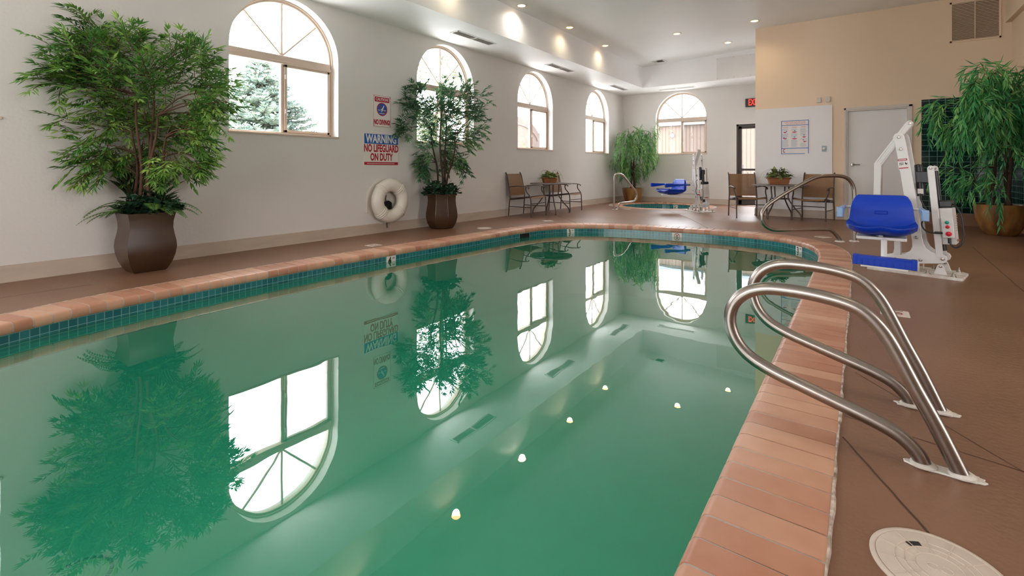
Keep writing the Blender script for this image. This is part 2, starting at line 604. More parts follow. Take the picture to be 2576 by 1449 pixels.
def crom(pts, n=8, closed=False):
    P = [Vector(p) for p in pts]
    k = len(P); out = []
    rng = range(k) if closed else range(k - 1)
    for i in rng:
        p0 = P[i - 1] if (closed or i > 0) else P[0]
        p1 = P[i]; p2 = P[(i + 1) % k]
        p3 = P[(i + 2) % k] if (closed or i + 2 < k) else P[-1]
        for j in range(n):
            t = j / n
            out.append(0.5 * ((2 * p1) + (p2 - p0) * t + (2 * p0 - 5 * p1 + 4 * p2 - p3) * t * t + (3 * p1 - p0 - 3 * p2 + p3) * t ** 3))
    if not closed:
        out.append(P[-1])
    return out


def resample(pts, step, closed=True):
    P = pts + [pts[0]] if closed else pts
    L = [0.0]
    for a, b in zip(P, P[1:]):
        L.append(L[-1] + (b - a).length)
    n = max(3, round(L[-1] / step))
    out = []; j = 0
    for i in range(n if closed else n + 1):
        s = L[-1] * i / n
        while j < len(L) - 2 and L[j + 1] < s:
            j += 1
        t = (s - L[j]) / max(1e-9, L[j + 1] - L[j])
        out.append(P[j].lerp(P[j + 1], min(1, max(0, t))))
    return out, L[-1]


def text_mesh(name, body, size, fr, parent, m, xs=1.0, bold=0.0, align='CENTER', extrude=0.0006, label=None):
    cu = bpy.data.curves.new(name, 'FONT')
    cu.body = body; cu.size = size; cu.align_x = align; cu.align_y = 'CENTER'
    cu.extrude = extrude; cu.offset = bold; cu.resolution_u = 3
    tmp = bpy.data.objects.new(name + '_curve', cu)
    COL.objects.link(tmp)
    dg = bpy.context.evaluated_depsgraph_get()
    me = bpy.data.meshes.new_from_object(tmp.evaluated_get(dg))
    bpy.data.objects.remove(tmp); bpy.data.curves.remove(cu)
    me.transform(fr @ Matrix.Diagonal((xs, 1, 1, 1)))
    me.materials.clear(); me.materials.append(m)
    o = bpy.data.objects.new(name, me)
    COL.objects.link(o)
    if parent:
        o.parent = parent
    if label:
        o['label'] = label
    return o


def fill(loops, z=0.0, fr=None):
    """flat face between an outer loop and hole loops; loops are lists of 2D points -> verts, tris"""
    bm = bmesh.new()
    edges = []
    for lp in loops:
        vs = [bm.verts.new((p[0], p[1], z)) for p in lp]
        for i in range(len(vs)):
            edges.append(bm.edges.new((vs[i], vs[(i + 1) % len(vs)])))
    bmesh.ops.triangle_fill(bm, use_beauty=True, use_dissolve=False, edges=edges)
    bm.verts.index_update()
    vs = [v.co.copy() for v in bm.verts]
    fs = [tuple(v.index for v in f.verts) for f in bm.faces]
    bm.free()
    if fr is not None:
        vs = [fr @ v for v in vs]
    return vs, fs


XL, YB, YR, XR = -5.785, 13.6, 10.9, 1.96
XE, YN, XC = 6.0, -5.0, -1.745       # far east wall, near wall, alcove corner
ZS, ZC = 3.14, 3.69                  # soffit, recess edge
XF, YF = -4.776, 12.59               # recess fascia planes
ZW = -0.125                           # water level


def ceil_z(x):
    return ZC + 0.0429 * (min(max(x, XF), XC) - XF)


FR_L = lambda y, z, d=0.0: frame((XL + d, y, z), (0, 1, 0), (0, 0, 1))       # on the left wall, looking at it
FR_B = lambda x, z, d=0.0: frame((x, YB - d, z), (1, 0, 0), (0, 0, 1))       # on the back wall
FR_R = lambda x, z, d=0.0: frame((x, YR - d, z), (1, 0, 0), (0, 0, 1))       # on the door wall

# ------------------------------------------------------------------ pool outline
inner_pts = [(-.36, -2.0), (-.36, -.5), (-.36, 1), (-.36, 2.5), (-.36, 4), (-.36, 5.2), (-.37, 6.1), (-.42, 6.65), (-.57, 7.1), (-.86, 7.44), (-1.3, 7.62),
             (-1.9, 7.67), (-2.6, 7.6), (-3.3, 7.46), (-3.85, 7.18), (-4.15, 6.72), (-4.27, 6.15), (-4.31, 5.4), (-4.36, 4.5), (-4.4, 3.5), (-4.41, 2.5),
             (-4.38, 1.7), (-4.33, 1.15), (-4.24, .7), (-4.02, .15), (-3.6, -.5), (-3.0, -1.1), (-2.2, -1.8), (-1.2, -2.3), (-.6, -2.35)]
raw = crom([(x, y, 0) for x, y in inner_pts], 16, closed=True)
edge, PERIM = resample(raw, 0.02)
NE = len(edge)


def edge_at(s):
    """point, tangent and outward normal of the pool edge at arclength s"""
    q = (s / PERIM * NE) % NE
    i = int(q); t = q - i
    p = edge[i].lerp(edge[(i + 1) % NE], t)
    tg = (edge[(i + 2) % NE] - edge[i - 1]).normalized()
    return p, tg, Vector((tg.y, -tg.x, 0))


def edge_near(x, y):
    i = min(range(NE), key=lambda k: (edge[k].x - x) ** 2 + (edge[k].y - y) ** 2)
    return i * PERIM / NE


CW = 0.295
outer = []
for i in range(0, NE, 5):
    p, tg, nm = edge_at(i * PERIM / NE)
    outer.append(p + nm * CW)

SPA_C = Vector((-4.15, 12.22, 0)); SPA_R, SPA_IN = 1.27, 0.98
spa_outer = [(SPA_C.x + SPA_R * math.cos(a), SPA_C.y + SPA_R * math.sin(a)) for a in [2 * math.pi * i / 64 for i in range(64)]]

# ------------------------------------------------------------------ floor
room = [(XL, YN), (XE, YN), (XE, 8.0), (XR, 8.0), (XR, YR), (XC, YR), (XC, YB), (XL, YB)]
vs, fs = fill([room, [(p.x, p.y) for p in outer], spa_outer], 0.0)
b = MB(); b.add(vs, fs)
fl = b.build('floor', M['deck'], smooth=0, weld=True)
struct(fl)
if fl.data.polygons[0].normal.z < 0:
    fl.data.flip_normals()
b = MB()
for (x0, y0, x1, y1, w) in [(-.051, 2.06, .30, 1.32, .006), (1.10, 8.0, 1.0, 4.6, .006), (-5.70, 9.1, -4.05, 7.48, .008), (-3.53, 10.9, -2.6, 9.3, .008),
                            (-2.6, 9.3, -1.95, 8.0, .008), (-5.11, -3, -5.11, 1.15, .005), (-0.05, 2.24, 1.9, 1.9, .003), (-.02, 2.75, .6, 1.9, .003)]:
    a = Vector((x0, y0, 0.0012)); c = Vector((x1, y1, 0.0012)); d = (c - a).normalized(); nn = Vector((-d.y, d.x, 0)) * w / 2
    pts = [a.lerp(c, t / 24) + nn * (0.35 * math.sin(t * 1.7 + x0)) for t in range(25)]
    for p, q in zip(pts, pts[1:]):
        b.quad(p - nn, q - nn, q + nn, p + nn)
struct(b.build('trim_1', M['joint'], smooth=0))

# ------------------------------------------------------------------ pool coping, tile band, basin, water
b = MB(); bg = MB()
rnd = random.Random(4)
NB = round(PERIM / 0.099)
prof = [(CW, -0.05), (CW, 0.004), (CW - .012, 0.008), (0.03, 0.008), (0.014, 0.003), (0.004, -0.010), (0.0, -0.026), (0.0, -0.046), (0.006, -0.058), (0.03, -0.062)]
SUB = 3
for k in range(NB):
    s0 = PERIM * k / NB + 0.0042; s1 = PERIM * (k + 1) / NB - 0.0042
    rings = []
    jit = rnd.uniform(-.0025, .0025)
    for j in range(SUB + 1):
        p, tg, nm = edge_at(s0 + (s1 - s0) * j / SUB)
        rings.append([p + nm * t + Vector((0, 0, z + jit * .5)) for t, z in prof])
    n = len(prof)
    vs = [v for r in rings for v in r]
    fs = []
    for j in range(SUB):
        for i in range(n - 1):
            fs.append((j * n + i, j * n + i + 1, (j + 1) * n + i + 1, (j + 1) * n + i))
    fs.append(tuple(range(n - 1, -1, -1))); fs.append(tuple(SUB * n + i for i in range(n)))
    b.add(vs, fs, tone=rnd.random())
coping = b.build('pool_coping', M['brick'], smooth=40)
struct(coping)
gp = [(CW, 0.004), (0.03, 0.0062), (0.0155, 0.001), (0.0055, -0.011), (0.0022, -0.026), (0.0022, -0.046), (0.008, -0.057), (0.03, -0.061)]
n = len(gp); vs = []
NG = NE // 3
for i in range(NG):
    p, tg, nm = edge_at(PERIM * i / NG)
    vs += [p + nm * t + Vector((0, 0, z)) for t, z in gp]
fs = [(i * n + j, i * n + j + 1, ((i + 1) % NG) * n + j + 1, ((i + 1) % NG) * n + j) for i in range(NG) for j in range(n - 1)]
bg.add(vs, fs)
struct(bg.build('pool_grout', M['grout'], smooth=60))
# sealant line on the deck side of the coping
b = MB(); vs = []
for i in range(NG):
    s = PERIM * i / NG
    p, tg, nm = edge_at(s)
    w = 0.006 + 0.0025 * math.sin(s * 9.1) + 0.002 * math.sin(s * 31.7)
    vs += [p + nm * (CW - .003) + Vector((0, 0, .005)), p + nm * (CW + w * .5) + Vector((0, 0, .0075)), p + nm * (CW + w) + Vector((0, 0, .0008))]
fs = [(i * 3 + j, i * 3 + j + 1, ((i + 1) % NG) * 3 + j + 1, ((i + 1) % NG) * 3 + j) for i in range(NG) for j in range(2)]
b.add(vs, fs)
struct(b.build('trim_2', M['caulk'], smooth=60))


def ring_wall(mb, off, z0, z1, n, uvy=True):
    for i in range(n):
        s0 = PERIM * i / n; s1 = PERIM * (i + 1) / n
        p, tg, nm = edge_at(s0); q, tg2, nm2 = edge_at(s1)
        a = p + nm * off; c = q + nm2 * off
        mb.quad(Vector((a.x, a.y, z0)), Vector((c.x, c.y, z0)), Vector((c.x, c.y, z1)), Vector((a.x, a.y, z1)),
                uv=[(s0, z0 + .0625), (s1, z0 + .0625), (s1, z1 + .0625), (s0, z1 + .0625)])


b = MB(); ring_wall(b, 0.012, -0.2625, -0.0105, NE // 4)
struct(b.build('pool_tile_band', M['pool_tile'], smooth=30, weld=False))
b = MB(); ring_wall(b, 0.0135, -1.2, -0.20, NE // 4)
vs, fs = fill([[(edge_at(PERIM * i / 160)[0] + edge_at(PERIM * i / 160)[2] * .12)[:2] for i in range(160)]], -1.15)
b.add(vs, fs)
struct(b.build('pool_basin', M['plaster'], smooth=0))
vs, fs = fill([[(edge_at(PERIM * i / 300)[0] + edge_at(PERIM * i / 300)[2] * .011)[:2] for i in range(300)]], ZW)
b = MB(); b.add(vs, fs)
wat = b.build('pool_water', M['water'], smooth=0, weld=True)
if wat.data.polygons[0].normal.z < 0:
    wat.data.flip_normals()
struct(wat)

# spa
b = MB()
for k in range(64):
    a0 = 2 * math.pi * (k + .03) / 64; a1 = 2 * math.pi * (k + .97) / 64
    pr = [(SPA_R, -0.03), (SPA_R, 0.006), (SPA_IN + .03, 0.006), (SPA_IN + .006, -.004), (SPA_IN, -0.02), (SPA_IN + .02, -.036)]
    vs = [SPA_C + Vector((r * math.cos(a), r * math.sin(a), z)) for a in (a0, a1) for r, z in pr]
    n = len(pr)
    b.add(vs, [(i + 1, i, n + i, n + i + 1) for i in range(n - 1)] + [tuple(range(n)), tuple(range(2 * n - 1, n - 1, -1))], tone=rnd.random())
struct(b.build('spa_coping', M['brick'], smooth=30))
b = MB()
for k in range(64):
    a0 = 2 * math.pi * k / 64; a1 = 2 * math.pi * (k + 1) / 64; r = SPA_IN + .012
    for z0, z1, mi in ((-0.2355, -.0105, 0), (-.9, -.2355, 1)):
        b.add([SPA_C + Vector((r * math.cos(a), r * math.sin(a), z)) for a, z in ((a0, z0), (a1, z0), (a1, z1), (a0, z1))], [(3, 2, 1, 0)], mi,
              uv=[[(a0 * r, z1 + .0355), (a1 * r, z1 + .0355), (a1 * r, z0 + .0355), (a0 * r, z0 + .0355)][::1]])
b.add([SPA_C + Vector((r * math.cos(2 * math.pi * k / 64), r * math.sin(2 * math.pi * k / 64), -.9)) for k in range(64)], [tuple(range(64))], 1)
struct(b.build('spa_basin', [M['pool_tile'], M['plaster']], smooth=0))
b = MB()
b.add([SPA_C + Vector(((SPA_IN + .012) * math.cos(2 * math.pi * k / 64), (SPA_IN + .012) * math.sin(2 * math.pi * k / 64), -.13)) for k in range(64)], [tuple(range(64))])
struct(b.build('spa_water', M['water'], smooth=0))
b = MB()
b.add([SPA_C + Vector((rr * math.cos(2 * math.pi * k / 64), rr * math.sin(2 * math.pi * k / 64), .0025)) for rr in (SPA_R + .05, SPA_R - .03) for k in range(64)],
      [(k, (k + 1) % 64, 64 + (k + 1) % 64, 64 + k) for k in range(64)])
struct(b.build('spa_grout', M['grout'], smooth=0))

# ------------------------------------------------------------------ windows
W_H, W_SILL, W_SPR = 0.703, 1.380, 2.385     # half width, sill, spring line
WINS = [('L', 0.014), ('L', 3.207), ('L', 6.048), ('L', 8.862), ('L', 11.931), ('B', -4.068)]


def arch_loop(c, hw, z0, zs, r, n=28):
    pts = [(c - hw, z0), (c + hw, z0)]
    for i in range(n + 1):
        a = math.pi * i / n
        pts.append((c + r * math.cos(a), zs + r * math.sin(a)))
    out = []
    for p in pts:
        if not out or (abs(p[0] - out[-1][0]) + abs(p[1] - out[-1][1])) > 1e-6:
            out.append(p)
    return out


def wall_with_holes(name, outline, holes, fr, depth, m):
    vs, fs = fill([outline] + holes, 0.0, fr)
    b = MB(); b.add(vs, fs)
    for h in holes:
        n = len(h)
        v2 = [fr @ Vector((p[0], p[1], 0)) for p in h] + [fr @ Vector((p[0], p[1], -depth)) for p in h]
        b.add(v2, [(i, (i + 1) % n, n + (i + 1) % n, n + i) for i in range(n)])
    return struct(b.build(name, m, smooth=30, weld=True))


fl_ = frame((XL, 0, 0), (0, 1, 0), (0, 0, 1))
fb_ = frame((0, YB, 0), (1, 0, 0), (0, 0, 1))
holesL = [arch_loop(c, W_H, W_SILL, W_SPR, W_H) for s, c in WINS if s == 'L']
wall_with_holes('wall_left', [(YN, 0), (YB, 0), (YB, ZS), (YN, ZS)], holesL, fl_, 0.30, M['wall'])
DX0, DX1, DZ = -2.626, -1.78, 2.111
wall_with_holes('wall_back', [(XL, 0), (DX0, 0), (DX0, DZ), (DX1, DZ), (DX1, 0), (XC, 0), (XC, ZS), (XL, ZS)],
                [arch_loop(-4.068, W_H, 1.365, W_SPR, W_H)], fb_, 0.26, M['wall'])


def arch_strip(mb, c, zs, r0, r1, z0, d0, d1, fr, n=28):
    """solid frame following jambs and arch between radii r0 (inner) and r1 (outer)"""
    loop_i = [(c + r0, z0)] + [(c + r0 * math.cos(math.pi * i / n), zs + r0 * math.sin(math.pi * i / n)) for i in range(n + 1)] + [(c - r0, z0)]
    loop_o = [(c + r1, z0)] + [(c + r1 * math.cos(math.pi * i / n), zs + r1 * math.sin(math.pi * i / n)) for i in range(n + 1)] + [(c - r1, z0)]
    k = len(loop_i)
    vs = []
    for lp, d in ((loop_i, d0), (loop_i, d1), (loop_o, d1), (loop_o, d0)):
        vs += [fr @ Vector((p[0], p[1], d)) for p in lp]
    fs = []
    for q in range(4):
        for i in range(k - 1):
            fs.append((q * k + i, q * k + i + 1, ((q + 1) % 4) * k + i + 1, ((q + 1) % 4) * k + i))
    for i in (0, k - 1):
        fs.append((i, k + i, 2 * k + i, 3 * k + i))
    mb.add(vs, fs)


def bar(mb, fr, s0, s1, z0, z1, d0, d1):
    vs = [fr @ Vector((s, z, d)) for s in (s0, s1) for z in (z0, z1) for d in (d0, d1)]
    mb.add(vs, [(0, 1, 3, 2), (4, 6, 7, 5), (0, 4, 5, 1), (2, 3, 7, 6), (0, 2, 6, 4), (1, 5, 7, 3)])


def build_window(idx, side, c):
    fr = fl_ if side == 'L' else fb_
    dp = -0.145 if side == 'L' else -0.115
    z0 = W_SILL if side == 'L' else 1.365
    e = bpy.data.objects.new('window_%d' % idx, None)
    COL.objects.link(e); struct(e)
    hw = W_H
    b = MB()
    arch_strip(b, c, W_SPR, hw - .045, hw + .005, z0, dp - .06, dp, fr)
    arch_strip(b, c, W_SPR, hw - .02, hw + .005, z0, dp, dp + .02, fr)
    bar(b, fr, c - hw + .02, c + hw - .02, z0, z0 + .035, dp - .06, dp)
    b.build('window_frame', M['frame_tan'], e, bevel=.004, segs=1)
    b = MB(); bar(b, fr, c - hw + .03, c + hw - .03, 2.285, 2.385, dp - .06, dp + .012)
    bar(b, fr, c - hw + .03, c + hw - .03, 2.275, 2.31, dp - .06, dp + .03)
    b.build('crossbar', M['frame_tan'], e, bevel=.004, segs=1)
    b = MB(); bar(b, fr, c - .02, c + .015, z0 + .03, 2.29, dp - .055, dp - .005)
    b.build('mullion', M['frame_tan'], e, bevel=.003, segs=1)
    b = MB()
    x0, x1 = c + .018, c + hw - .05
    za, zb = z0 + .035, 2.275
    for a in ((x0, x0 + .035, za, zb), (x1 - .03, x1, za, zb), (x0, x1, za, za + .03), (x0, x1, zb - .03, zb)):
        bar(b, fr, a[0], a[1], a[2], a[3], dp - .03, dp + .012)
    sash = b.build('sliding_sash', M['frame_tan'], e, bevel=.002, segs=1)
    for zz in (z0 + .30, z0 + .74):
        b = MB(); bar(b, fr, x0 + .004, x0 + .026, zz - .03, zz + .03, dp + .012, dp + .026)
        b.build('latch', M['trim'], sash, bevel=.004)
    for ang in (90, 45, 135):
        a = math.radians(ang); r = hw - .04
        b = MB(); p0 = fr @ Vector((c, 2.385, dp - .03)); p1 = fr @ Vector((c + r * math.cos(a), 2.385 + r * math.sin(a), dp - .03))
        b.tube([p0, p1], 0.015, 6); b.build('muntin', M['frame_tan'], e)
    b = MB(); b.add([fr @ Vector((p[0], p[1], dp - .035)) for p in circ(hw - .03, 28, c, 2.385, 0, 180, False)], [tuple(range(29))])
    b.build('arched_pane', M['glass'], e, smooth=0)
    b = MB(); b.quad(*[fr @ Vector((s, z, dp - .035)) for s, z in ((c - hw + .03, z0 + .02), (c, z0 + .02), (c, 2.3), (c - hw + .03, 2.3))])
    b.build('fixed_pane', M['glass'], e, smooth=0)
    b = MB(); b.quad(*[fr @ Vector((s, z, dp - .01)) for s, z in ((x0 + .02, za + .02), (x1 - .02, za + .02), (x1 - .02, zb - .02), (x0 + .02, zb - .02))])
    b.build('sliding_pane', M['glass_screen'], sash, smooth=0)
    b = MB(); bar(b, fr, c - hw - .012, c + hw + .012, z0 - .018, z0 + .004, dp, .012)
    b.build('sill', M['frame_tan'], e, bevel=.003)
    # sky portal just outside the opening
    if side == 'L':
        area_light('sky_portal', (XL - .32, c, 2.22), (1, 0, 0), 1.45, 1.8, 1, portal=True)
    else:
        area_light('sky_portal', (c, YB + .28, 2.22), (0, -1, 0), 1.45, 1.8, 1, portal=True)


for i, (s, c) in enumerate(WINS):
    build_window(i + 1, s, c)

# ------------------------------------------------------------------ other walls
def plain_wall(name, pts, m):
    b = MB(); b.add(pts, [tuple(range(len(pts)))])
    return struct(b.build(name, m, smooth=0))


ZT = 3.95
fr_ = frame((0, YR, 0), (1, 0, 0), (0, 0, 1))
D2X0, D2X1, D2Z = -0.235, 0.705, 2.062
wall_with_holes('wall_right', [(XC, 0), (D2X0, 0), (D2X0, D2Z), (D2X1, D2Z), (D2X1, 0), (XR, 0), (XR, ZT), (XC, ZT)], [], fr_, 0.1, M['tan_wall'])
plain_wall('wall_alcove', [(XC, YR, 0), (XC, YB, 0), (XC, YB, ZT), (XC, YR, ZT)], M['wall'])
plain_wall('wall_shower', [(XR, 8.0, 0), (XR, YR, 0), (XR, YR, ZT), (XR, 8.0, ZT)], M['tan_wall'])
plain_wall('wall_return', [(XR, 8.0, 0), (XE, 8.0, 0), (XE, 8.0, ZT), (XR, 8.0, ZT)], M['tan_wall'])
plain_wall('wall_east', [(XE, YN, 0), (XE, 8.0, 0), (XE, 8.0, ZT), (XE, YN, ZT)], M['tan_wall'])
plain_wall('wall_near', [(XL, YN, 0), (XE, YN, 0), (XE, YN, ZT), (XL, YN, ZT)], M['wall'])
# ceiling: soffit ring, fascia, raised field
b = MB()
b.quad((XL, YN, ZS), (XF, YN, ZS), (XF, YF, ZS), (XL, YF, ZS))
struct(b.build('ceiling_soffit', M['ceiling'], smooth=0)); b = MB()
b.quad((XL, YF, ZS), (XC, YF, ZS), (XC, YB, ZS), (XL, YB, ZS))
struct(b.build('ceiling_soffit', M['ceiling'], smooth=0)); b = MB()
b.quad((XF, YN, ZS), (XF, YN, ZC + .01), (XF, YF, ZC + .01), (XF, YF, ZS))
struct(b.build('ceiling_fascia', M['ceiling'], smooth=0)); b = MB()
b.add([(XF, YF, ZS), (XF, YF, ZC), (XC, YF, ceil_z(XC)), (XC, YF, ZS)], [(0, 1, 2, 3)])
struct(b.build('ceiling_fascia', M['ceiling'], smooth=0))
b = MB()
b.quad((XF, YN, ZC), (XF, YF, ZC), (XC, YF, ceil_z(XC)), (XC, YN, ceil_z(XC)))
zc = ceil_z(XC)
b.quad((XC, YN, zc), (XC, YR + .02, zc), (XR + .02, YR + .02, zc), (XR + .02, YN, zc))
b.quad((XR + .02, YN, zc), (XR + .02, 8.02, zc), (XE, 8.02, zc), (XE, YN, zc))
struct(b.build('ceiling', M['ceiling'], smooth=0))
b = MB()
b.box(((1.89 + XR) / 2, 9.45, (3.30 + 3.95) / 2), (XR - 1.89 + .01, 2.9, .65))
struct(b.build('ceiling_bulkhead', M['tan_wall'], smooth=0))

# baseboards
def baseboard(name, pts, nrm, h=0.142, t=0.008, m=None):
    b = MB()
    nrm = Vector(nrm)
    a, c = Vector(pts[0]), Vector(pts[1])
    pr = [(0.0, h), (t * .6, h), (t, h - .006), (t, 0.02), (t * 2.2, 0.004), (t * 2.4, 0.0)]
    vs = [q + nrm * d + Vector((0, 0, z)) for q in (a, c) for d, z in pr]
    n = len(pr)
    b.add(vs, [(i, n + i, n + i + 1, i + 1) for i in range(n - 1)])
    return struct(b.build(name, m or M['base'], smooth=50))


baseboard('baseboard_left', [(XL, YN, 0), (XL, YB, 0)], (1, 0, 0))
baseboard('baseboard_back', [(XL, YB, 0), (DX0, YB, 0)], (0, -1, 0))
baseboard('baseboard_right', [(-.43, YR, 0), (-.26, YR, 0)], (0, -1, 0))
baseboard('baseboard_alcove', [(XC, YR - .03, 0), (XC, YB, 0)], (-1, 0, 0))
baseboard('baseboard_shower', [(.856, YR - .004, 0), (XR, YR - .004, 0)], (0, -1, 0), h=.205, t=.012, m=M['deck'])
baseboard('baseboard_east', [(XR - .004, 8.0, 0), (XR - .004, YR, 0)], (-1, 0, 0), h=.205, t=.012, m=M['deck'])
# white plastic wall panel on the door wall with its own base strip
b = MB(); b.box(((XC - .43) / 2, YR - .008, 2.16 / 2), (-.43 - XC, .016, 2.16))
pn = b.build('wall_panel', M['panel_white'], bevel=.002)
struct(pn)
b = MB(); b.box(((XC - .43) / 2, YR - .020, .075), (-.43 - XC + .004, .010, .15))
struct(b.build('baseboard_panel', M['base'], bevel=.003))
# green wall tile
def tile_sheet(name, fr, w, z0, z1, t=.012):
    b = MB()
    vs = [fr @ Vector(p) for p in ((0, z0, 0), (w, z0, 0), (w, z1, 0), (0, z1, 0), (0, z0, t), (w, z0, t), (w, z1, t), (0, z1, t))]
    uvq = lambda a, b_: [(0 + a, 0 + b_)] * 4
    fs = [(4, 5, 6, 7), (0, 4, 7, 3), (3, 7, 6, 2), (5, 1, 2, 6)]
    b.add(vs, fs, uv=[[(.003, 0), (w, 0), (w, z1 - z0), (.003, z1 - z0)], [(0, 0)] * 4, [(0, 0)] * 4, [(0, 0)] * 4])
    return struct(b.build(name, M['wall_tile'], smooth=0))


tile_sheet('trim_3', frame((.856, YR - .001, 0), (1, 0, 0), (0, 0, 1)), XR - .856, .205, 2.145)
tile_sheet('trim_4', frame((XR - .001, YR - .012, 0), (0, -1, 0), (0, 0, 1)), 2.6, .205, 2.145)

# ------------------------------------------------------------------ exterior glazed door (door_1)
e = bpy.data.objects.new('door_1', None); COL.objects.link(e); struct(e)
fd = frame((0, YB + .06, 0), (1, 0, 0), (0, 0, 1))
b = MB()
bar(b, fd, DX0, DX0 + .05, 0, DZ, -.06, .06); bar(b, fd, DX1 - .05, DX1, 0, DZ, -.06, .06); bar(b, fd, DX0, DX1, DZ - .05, DZ, -.06, .06)
b.build('door_frame', M['dark_frame'], e, bevel=.003)
b = MB()
bar(b, fd, DX0 + .05, DX0 + .125, .01, DZ - .055, -.03, .03); bar(b, fd, DX1 - .125, DX1 - .05, .01, DZ - .055, -.03, .03)
bar(b, fd, DX0 + .05, DX1 - .05, DZ - .12, DZ - .055, -.03, .03); bar(b, fd, DX0 + .05, DX1 - .05, .01, .22, -.03, .03)
lf = b.build('door_leaf', M['dark_frame'], e, bevel=.003)
b = MB(); b.quad(*[fd @ Vector(p) for p in ((DX0 + .12, .2, 0), (DX1 - .12, .2, 0), (DX1 - .12, DZ - .11, 0), (DX0 + .12, DZ - .11, 0))])
b.build('door_pane', M['glass'], lf, smooth=0)
b = MB(); bar(b, fd, DX0 + .07, DX1 - .07, .90, .955, .045, .085); bar(b, fd, DX0 + .07, DX0 + .14, .88, .975, .03, .09); bar(b, fd, DX1 - .14, DX1 - .07, .88, .975, .03, .09)
b.build('push_bar', M['dark_frame'], lf, bevel=.006)
b = MB(); b.tube([fd @ Vector(p) for p in ((DX0 + .17, .80, .03), (DX0 + .17, .80, .07), (DX0 + .17, 1.06, .07), (DX0 + .17, 1.06, .03))], .009, 8)
b.build('pull_handle', M['bolt'], lf)
area_light('sky_portal', ((DX0 + DX1) / 2, YB + .25, 1.05), (0, -1, 0), .85, 2.0, 1, portal=True)

# ------------------------------------------------------------------ interior door (door_2)
e = bpy.data.objects.new('door_2', None); COL.objects.link(e); struct(e)
b = MB()
for a in ((D2X0, D2X0 + .045, 0, D2Z), (D2X1 - .045, D2X1, 0, D2Z), (D2X0 + .045, D2X1 - .045, D2Z - .045, D2Z)):
    bar(b, fr_, a[0], a[1], a[2], a[3], -.10, .012)
for a in ((D2X0 - .012, D2X0 + .02, 0, D2Z + .02), (D2X1 - .02, D2X1 + .03, 0, D2Z + .02), (D2X0 - .012, D2X1 + .03, D2Z - .02, D2Z + .028)):
    bar(b, fr_, a[0], a[1], a[2], a[3], 0, .02)
b.build('door_frame', M['trim'], e, bevel=.004)
b = MB(); bar(b, fr_, D2X0 + .04, D2X1 - .04, .003, D2Z - .04, -.075, -.035)
lf = b.build('door_leaf', M['door_paint'], e, bevel=.002)
b = MB()
rotx = Matrix.Rotation(math.pi / 2, 3, 'X')
b.lathe([(.033, 0), (.033, .006), (.028, .012), (.013, .014), (.011, .05)], 20, (D2X0 + .115, YR + .035, 1.028), rotx)
b.tube([(D2X0 + .115, YR - .012, 1.028), (D2X0 + .15, YR - .018, 1.028), (D2X0 + .23, YR - .016, 1.026)], [.010, .009, .007], 8)
b.build('lever_handle', M['bolt'], lf)
b = MB(); b.box(((D2X0 + D2X1) / 2, YR + .16, 1.05), (1.1, .02, 2.2)); struct(b.build('door_light_seal', M['tan_wall'], smooth=0))
b = MB(); b.box(((D2X0 + D2X1) / 2, YR + .10, -.011), (1.2, .20, .02)); b.box(((DX0 + DX1) / 2, YB + .16, -.011), (.9, .32, .02))
struct(b.build('floor_threshold', M['deck'], smooth=0))
for x_ in (D2X0 - .03, D2X1 + .03):  # unseen side panels, added to seal sky light out of the doorway
    b = MB(); b.box((x_, YR + .115, 1.05), (.04, .11, 2.2)); struct(b.build('door_light_seal', M['tan_wall'], smooth=0))

# unseen window frames and blinds added to go with the fill lamps; no openings
for n_, fr0, w_ in ((7, frame((-2.0, YN + .005, 0), (-1, 0, 0), (0, 0, 1)), 5.6), (8, frame((XE - .005, 2.5, 0), (0, -1, 0), (0, 0, 1)), 6.6)):
    e = bpy.data.objects.new('window_%d' % n_, None); COL.objects.link(e); struct(e)
    b = MB()
    for a in ((-w_ / 2, w_ / 2, .52, .60), (-w_ / 2, w_ / 2, 2.80, 2.88), (-w_ / 2, -w_ / 2 + .06, .52, 2.88), (w_ / 2 - .06, w_ / 2, .52, 2.88), (-w_ / 6 - .03, -w_ / 6 + .03, .52, 2.88), (w_ / 6 - .03, w_ / 6 + .03, .52, 2.88)):
        bar(b, fr0, a[0], a[1], a[2], a[3], 0, .06)
    b.build('window_frame', M['frame_tan'], e)
    b = MB(); bar(b, fr0, -w_ / 2, w_ / 2, .55, 2.85, .0, .02); b.build('added_blind', M['white_sign'], e)

# ------------------------------------------------------------------ downlights
def downlight(x, y, label, white=False):
    z = ceil_z(x) if x < XC else zc
    t = thing('downlight', (x, y, z), label, 'ceiling light', group='recessed ceiling lights')
    b = MB()
    b.lathe([(.062, .0), (.066, -.008), (.082, -.010), (.090, -.004), (.092, .001)], 32)
    b.build('trim_ring', M['light_trim'], t)
    b = MB(); b.lathe([(.0, -.016), (.03, -.015), (.052, -.010), (.064, -.002)], 24)
    b.build('lamp_lens', M['lamp_white'] if white else M['lamp_warm'], t)
    d = bpy.data.lights.new('downlight_lamp', 'SPOT')
    d.energy = DOWN_W * (2.4 if white else (1.0 if x < -4 else 1.9)); d.spot_size = math.radians(150); d.spot_blend = 1.0; d.shadow_soft_size = 0.05
    d.color = (1.0, .90, .78) if white else (1.0, .84, .56)
    o = bpy.data.objects.new('downlight_lamp', d); o.location = (0, 0, -.03)
    COL.objects.link(o); o.parent = t
    return t


